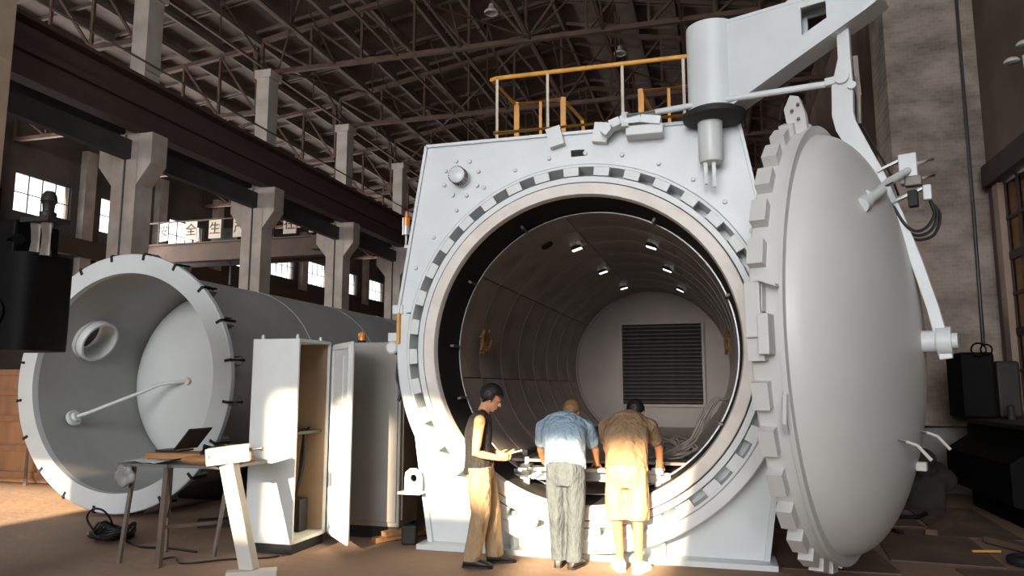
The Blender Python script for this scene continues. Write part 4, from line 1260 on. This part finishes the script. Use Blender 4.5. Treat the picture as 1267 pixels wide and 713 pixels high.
for i in range(26):
    x, y = random.uniform(2.25, 2.85), random.uniform(11.3, 12.5)
    hp.ell((x, y, random.uniform(.05, .9) * (1 - abs(x - 2.5) * 1.2)), random.uniform(.12, .28), random.uniform(.12, .25), random.uniform(.1, .2), n=10, m=7)
hp.box((2.5, 11.9, .2), (.7, 1.2, .38))
for v in hp.v:
    v.z = max(v.z, .01)
tag(remeshed(hp, 'scrap_heap', M['heap'], .035, 3), 'dark tarpaulin covered heap behind the round door', 'heap')
hw = thing('hand_cart_wheel', (2.6, 8.15, 0), 'black rubber wheel lying near the bottom right corner', 'wheel')
MB().tube([(2.72 + .16 * math.cos(R(a)), 8.15 + .16 * math.sin(R(a)), .05) for a in range(0, 360, 15)], .04, 8, closed=True).build('tyre', M['rubber'], hw, True)
MB().lathe([(.02, 0), (.02, .11), (.07, .11), (.09, .04), (.09, 0)], (2.72, 8.15, 0), (0, 0, 1), 20).build('hub', M['grime'], hw, True)
tag(MB().bar((2.35, 8.55, .035), (2.62, 8.62, .035), .02, .02).build('yellow_rod', M['yellow']), 'short yellow rod on the floor at the bottom right', 'rod')
tag(MB().tube(smooth_path([(1.9, 9.4, .03), (1.75, 9.9, .03), (2.0, 10.4, .03), (2.35, 10.6, .03), (2.5, 10.9, .03)]), .03, 8).build('hose', M['cable'], None, True), 'black hose winding over the floor right of the door', 'hose')
for i, (a, b, w_, lb) in enumerate([((2.7, 9.2, .05), (3.15, 8.2, .05), .14, 'rusty bar on the floor along the machine tool'), ((1.5, 11.6, .05), (2.1, 12.2, .05), .2, 'dark plank on the floor in front of the heap'), ((2.2, 9.4, .05), (2.9, 10.9, .05), .12, 'long rusty bar on the floor between door and machine tool')]):
    tag(MB().bar(a, b, w_, .06).build('plank', M['steelplate']), lb, 'plank', 'planks and bars on the floor')

# ================================================================== people
def chain(mb, pts, rs, n=14):
    pts = [V(p) for p in pts]
    P, Q = [], []
    for i in range(len(pts) - 1):
        for f in (0, .25, .5, .75):
            P.append(pts[i].lerp(pts[i + 1], f))
            Q.append(rs[i] + (rs[i + 1] - rs[i]) * f)
    P.append(pts[-1])
    Q.append(rs[-1])
    mb.tube(P, Q, n)
    mb.ell(pts[0], rs[0], rs[0], rs[0], n=n, m=8)
    mb.ell(pts[-1], rs[-1], rs[-1], rs[-1], n=n, m=8)

def hand(mb, wrist, d, palm_n, thumb_side, curl=.5, spread=.0):
    """palm plus five fingers: d = along the hand, palm_n = where the palm looks, thumb_side = sideways vector"""
    d = V(d).normalized()
    s = V(thumb_side)
    s = (s - d * s.dot(d)).normalized()
    p = V(palm_n)
    p = (p - d * p.dot(d) - s * p.dot(s)).normalized()
    w = V(wrist)
    mb.loft([(w - d * .01, s, p, .027, .02), (w + d * .025, s, p, .035, .018), (w + d * .06, s, p, .041, .016), (w + d * .088, s, p, .040, .014)], 16)
    for k, (off, ln) in enumerate(((.031, .066), (.0105, .075), (-.0105, .070), (-.031, .054))):
        pt = w + d * .082 + s * off
        dirv = (d + s * off * spread).normalized()
        pts, rs = [pt], [.0095]
        ang = curl * .5
        for j, f in enumerate((.45, .32, .23)):
            dv = (dirv * math.cos(ang) + p * math.sin(ang)).normalized()
            pt = pt + dv * ln * f
            pts.append(pt)
            rs.append((.009, .0085, .0075)[j])
            ang += curl * .8
        mb.tube(pts, rs, 8)
        mb.ell(pts[-1], .0075, .0075, .0075, n=8, m=6)
    t0_ = w + d * .02 + s * .03
    t1_ = t0_ + (d * .6 + s * .6 + p * .3).normalized() * .035
    t2_ = t1_ + (d * .9 + s * .15 + p * .4).normalized() * .028
    t3_ = t2_ + (d * .9 - s * .1 + p * .4).normalized() * .022
    mb.tube([t0_ - s * .012, t0_, t1_, t2_, t3_], [.013, .013, .011, .010, .008], 8)
    mb.ell(t3_, .008, .008, .008, n=8, m=6)

def head(mb, c, f, u):
    """skull, jaw, nose, ears, brow and neck root"""
    f = V(f).normalized()
    u = V(u)
    u = (u - f * u.dot(f)).normalized()
    r = f.cross(u)
    T = Matrix((r, f, u)).transposed()
    c = V(c)
    mb.ell(c + u * .025 - f * .008, .074, .094, .09, T)
    mb.ell(c - u * .045 + f * .022, .055, .066, .066, T)
    mb.ell(c - u * .085 + f * .052, .03, .03, .024, T)
    mb.tube([c + f * .083 + u * .018, c + f * .098 - u * .005, c + f * .108 - u * .022], [.010, .013, .016], 8)
    mb.ell(c + f * .104 - u * .024, .018, .014, .011, T)
    for s_ in (-1, 1):
        mb.ell(c + r * s_ * .078 - f * .005 - u * .008, .012, .022, .032, T)
        mb.ell(c + r * s_ * .032 + f * .076 + u * .022, .026, .016, .010, T)
    mb.ell(c + f * .082 - u * .052, .024, .014, .008, T)
    mb.ell(c + f * .080 - u * .064, .022, .014, .008, T)
    return T, r, f, u

def hair_cap(c, T, r, f, u, mt, parent, thick=.016, bangs=True):
    mb = MB()
    mb.ell(c + u * .034 - f * .014, .074 + thick, .092 + thick, .088 + thick, T, 24, 16)
    # keep what lies above the hairline: face side is cut away
    keep = MB()
    vs = mb.v
    for fc in mb.f:
        cen = sum((vs[i] for i in fc), V((0, 0, 0))) / len(fc) - c
        fy, uz = cen.dot(f), cen.dot(u)
        if uz > .052 or (fy < .025 and uz > -.03) or (fy < -.045 and uz > -.075):
            keep.f.append(fc)
            keep.mi.append(0)
    keep.v = list(vs)
    o = keep.origin()
    me = keep.mesh('hair', mt, True, o)
    bm = bmesh.new()
    bm.from_mesh(me)
    bmesh.ops.delete(bm, geom=[v for v in bm.verts if not v.link_faces], context='VERTS')
    bm.to_mesh(me)
    bm.free()
    ob = inst('hair', me, Matrix.Translation(o), parent)
    so_ = ob.modifiers.new('thickness', 'SOLIDIFY')
    so_.thickness = .02
    so_.offset = -1
    return ob

def shoe(ankle, d, mt, parent, lace=None, size=1.0, zf=0.0):
    d = V(d).normalized()
    s = V((d.y, -d.x, 0))
    a = V((ankle[0], ankle[1], zf))
    z = V((0, 0, 1))
    mb = MB()
    k = size
    secs = []
    for (t, w_, h_) in ((-.075, .02, .04), (-.065, .034, .075), (-.02, .04, .085), (.05, .043, .07), (.11, .048, .05), (.16, .044, .038), (.19, .02, .022)):
        secs.append((a + d * t * k + z * (.012 + h_ / 2 * k), s, z, w_ * k, h_ / 2 * k, .8))
    mb.loft(secs, 18)
    o = mb.build('shoe', mt, parent, True)
    sb = MB()
    outl = [(-.08, .018), (-.06, .036), (0, .042), (.06, .044), (.11, .05), (.16, .046), (.195, .02)]
    poly = [a + d * t * k + s * w_ * k for t, w_ in outl] + [a + d * t * k - s * w_ * k for t, w_ in outl[::-1]]
    sb.prism(poly, (0, 0, .02))
    sb.build('sole', M['grime'] if mt == M['shoe'] else M['shoewhite'], o)

def make_person(J):
    root = thing('person', J['at'], J['label'], 'person')
    f, r = V(J['f']).normalized(), None
    r = V((f.y, -f.x, 0))
    sk = J['skin']
    b = MB()
    hc = V(J['head'])
    T, hr, hf, hu = head(b, hc, J['look'], J['headup'])
    spine = [V(p) for p in J['spine']]
    chain(b, [spine[-1] - (spine[-1] - spine[-2]) * .2, hc - hu * .06 - hf * .02], [.058, .052])
    secs = []
    for i, p in enumerate(spine):
        d = (spine[min(i + 1, len(spine) - 1)] - spine[max(i - 1, 0)]).normalized()
        fw = (d.cross(r)) * -1
        if fw.dot(f) < 0 and abs(fw.dot(f)) > .05:
            fw = -fw
        secs.append((p, r, fw.normalized(), J['tw'][i], J['td'][i]))
    b.loft([(c, a, bb, w_ * .9, d_ * .86) for c, a, bb, w_, d_ in secs], 20)
    for arm, rr in zip(J['arms'], (0, 1)):
        chain(b, arm, J.get('armr', [.055, .04, .028]))
        hd_ = J['hands'][rr]
        hand(b, arm[-1], *hd_)
    for leg in J['legs']:
        chain(b, leg, [.075, .052, .036])
        b.ell(V(leg[-1]) - V((0, 0, .02)) + f * .03, .035, .035, .03)
    body = remeshed(b, 'body', sk, .0065, 4, root)
    hair_cap(hc, T, hr, hf, hu, J['hair'], root, J.get('hairthick', .016))
    for s_ in (-1, 1):
        MB().ell(hc + hr * s_ * .032 + hf * .084 + hu * .008, .011, .008, .006, T, 10, 8).build('eye', M['eye'], root, True)
    # upper garment
    g_ = MB()
    ex = J['ease']
    s2 = [(c, a, bb, w_ + ex, d_ + ex) for c, a, bb, w_, d_ in secs]
    g_.loft(s2, 24)
    hem = J['hem']
    c, a, bb, w_, d_ = secs[0]
    g_.loft([(c + V(hem), a, bb, w_ + ex + .012, d_ + ex + .012), (c, a, bb, w_ + ex + .006, d_ + ex + .006), (secs[1][0], secs[1][1], secs[1][2], secs[1][3] + ex, secs[1][4] + ex)], 24)
    if J['sleeves']:
        for arm in J['arms']:
            p0, p1 = V(arm[0]), V(arm[1])
            e_ = p0.lerp(p1, J['sleeves'])
            chain(g_, [p0.lerp(spine[-2], .3), p0, e_], [.085, .085, .074])
    else:
        for arm in J['arms']:
            p0 = V(arm[0])
            chain(g_, [p0.lerp(spine[-1], .55), p0.lerp(spine[-1], .8)], [.05, .05])
    remeshed(g_, 'shirt' if J['sleeves'] else 'vest', J['top'], .011, 5, root)
    # trousers or shorts
    t_ = MB()
    p = spine[0]
    hp_ = V(J['pelvis'])
    t_.loft([(hp_ + V((0, 0, -.12)), r, f, J['hw'] * .9, J['hd'] * .85), (hp_ + V((0, 0, -.03)), r, f, J['hw'], J['hd']), (hp_ + V((0, 0, .05)), r, f, J['hw'] * .98, J['hd']), (p + (spine[1] - p) * .25, secs[0][1], secs[0][2], J['tw'][0] + .004, J['td'][0] + .004)], 24)
    for leg in J['legs']:
        h0, k0, a0_ = [V(q) for q in leg]
        if J['shorts']:
            e_ = k0.lerp(a0_, -.05)
            t_.loft([(h0 + V((0, 0, .04)), r, f, .095, .115), (h0.lerp(k0, .3), r, f, .105, .118), (h0.lerp(k0, .7), r, f, .108, .115), (k0 + V((0, 0, .0)), r, f, .11, .115)], 20)
        else:
            cu_ = a0_ + V((0, 0, -.02))
            t_.loft([(h0 + V((0, 0, .04)), r, f, .095, .112), (h0.lerp(k0, .4), r, f, .096, .11), (k0, r, f, .082, .092), (k0.lerp(cu_, .5), r, f, .074, .085), (cu_, r, f, .072, .085)], 20)
    remeshed(t_, 'shorts' if J['shorts'] else 'trousers', J['bottom'], .011, 5, root)
    for leg, fd in zip(J['legs'], J['feet']):
        shoe(leg[-1], fd, J['shoe'], root, size=J.get('shoesize', 1.05), zf=J.get('zf', 0.0))
    return root

# person looking at a phone, seen from the side
f1 = V((.96, .28, 0)).normalized()
r1 = V((f1.y, -f1.x, 0))
p1 = make_person(dict(at=(-2.2, 6.83, 0), label='person in black sleeveless vest and khaki trousers looking at a phone', f=f1, skin=M['skin'],
    head=(-2.115, 6.85, 1.535), look=(f1.x * .88, f1.y * .88, -.46), headup=(f1.x * .46, f1.y * .46, .88),
    spine=[(-2.225, 6.83, .94), (-2.235, 6.83, 1.08), (-2.235, 6.83, 1.22), (-2.215, 6.83, 1.33), (-2.19, 6.835, 1.405)],
    tw=[.15, .15, .165, .16, .07], td=[.115, .11, .115, .095, .06],
    arms=[[V((-2.215, 6.83, 1.335)) + r1 * .185, (-2.185, 6.60, 1.04), (-1.99, 6.70, .995)], [V((-2.215, 6.83, 1.335)) - r1 * .185, (-2.24, 7.06, 1.05), (-2.02, 6.95, 1.0)]],
    hands=[((.82, .45, .12), (0, .5, .8), (-.1, -.4, .9), .75), ((.85, -.4, .1), (0, 0, 1), (.1, .9, .2), .6)],
    legs=[[(-2.195, 6.74, .86), (-2.175, 6.73, .48), (-2.26, 6.72, .08)], [(-2.225, 6.92, .86), (-2.14, 6.94, .48), (-2.11, 6.97, .08)]],
    feet=[(.96, .1, 0), (.9, .35, 0)], hairthick=.026, hair=M['hair'], top=M['vest'], bottom=M['khaki'], shoe=M['shoe'],
    ease=.018, hem=(-.012, 0, -.10), sleeves=0, shorts=False, pelvis=(-2.22, 6.83, .90), hw=.155, hd=.135))
ph = tag(MB().box((0, 0, 0), (.14, .072, .009), 0, Matrix.Translation((-1.865, 6.80, 1.045)) @ Matrix.Rotation(R(14), 4, 'Z') @ Matrix.Rotation(R(-14), 4, 'Y')).build('phone', M['phone'], None, False, .003), 'white phone held by the person in the black vest', 'phone')

fy = V((0, 1, 0))
p2 = make_person(dict(at=(-1.42, 6.98, 0), label='person in light blue shirt and grey trousers bending into the autoclave mouth', f=fy, skin=M['skin2'],
    head=(-1.46, 7.50, 1.385), look=(0.05, .62, -.78), headup=(0, .78, .62),
    spine=[(-1.42, 6.97, .94), (-1.44, 7.03, 1.06), (-1.47, 7.14, 1.19), (-1.49, 7.28, 1.295), (-1.48, 7.38, 1.34)],
    tw=[.165, .175, .20, .195, .08], td=[.12, .12, .125, .105, .06],
    arms=[[(-1.275, 7.28, 1.25), (-1.205, 7.40, 1.03), (-1.215, 7.52, .885)], [(-1.70, 7.28, 1.25), (-1.755, 7.39, 1.02), (-1.755, 7.52, .885)]],
    hands=[((0, .75, -.25), (0, -.2, -1), (-1, 0, 0), .35), ((0, .75, -.25), (0, -.2, -1), (1, 0, 0), .35)],
    legs=[[(-1.515, 6.97, .83), (-1.50, 6.95, .46), (-1.495, 6.99, .08)], [(-1.325, 6.97, .83), (-1.325, 6.96, .46), (-1.345, 6.95, .08)]],
    feet=[(-.1, 1, 0), (.25, 1, 0)], hair=M['hairlight'], top=M['blue'], bottom=M['grey'], shoe=M['shoe'],
    ease=.026, hem=(0, -.015, -.04), sleeves=.62, shorts=False, pelvis=(-1.42, 6.96, .86), hw=.185, hd=.15))
p3 = make_person(dict(at=(-.85, 6.98, 0), label='person in tan shirt, beige shorts and white shoes bending into the autoclave mouth', f=fy, skin=M['skin2'],
    head=(-.81, 7.46, 1.395), look=(0.1, .68, -.72), headup=(0, .72, .68),
    spine=[(-.85, 6.97, .94), (-.855, 7.03, 1.06), (-.865, 7.13, 1.20), (-.87, 7.26, 1.31), (-.85, 7.36, 1.36)],
    tw=[.165, .175, .195, .19, .08], td=[.12, .12, .125, .105, .06],
    arms=[[(-.66, 7.26, 1.27), (-.585, 7.40, 1.05), (-.59, 7.52, .885)], [(-1.07, 7.26, 1.27), (-1.09, 7.40, 1.05), (-1.05, 7.52, .885)]],
    hands=[((0, .75, -.25), (0, -.2, -1), (-1, 0, 0), .4), ((0, .75, -.25), (0, -.2, -1), (1, 0, 0), .4)],
    legs=[[(-.945, 6.97, .83), (-.945, 6.96, .46), (-.93, 7.0, .08)], [(-.755, 6.97, .83), (-.755, 6.95, .46), (-.755, 6.96, .08)]],
    feet=[(-.35, 1, 0), (.3, 1, 0)], hair=M['hair'], top=M['tan'], bottom=M['beige'], shoe=M['shoewhite'],
    ease=.024, hem=(0, -.01, -.05), sleeves=.55, shorts=True, pelvis=(-.85, 6.96, .86), hw=.19, hd=.15, shoesize=1.15))
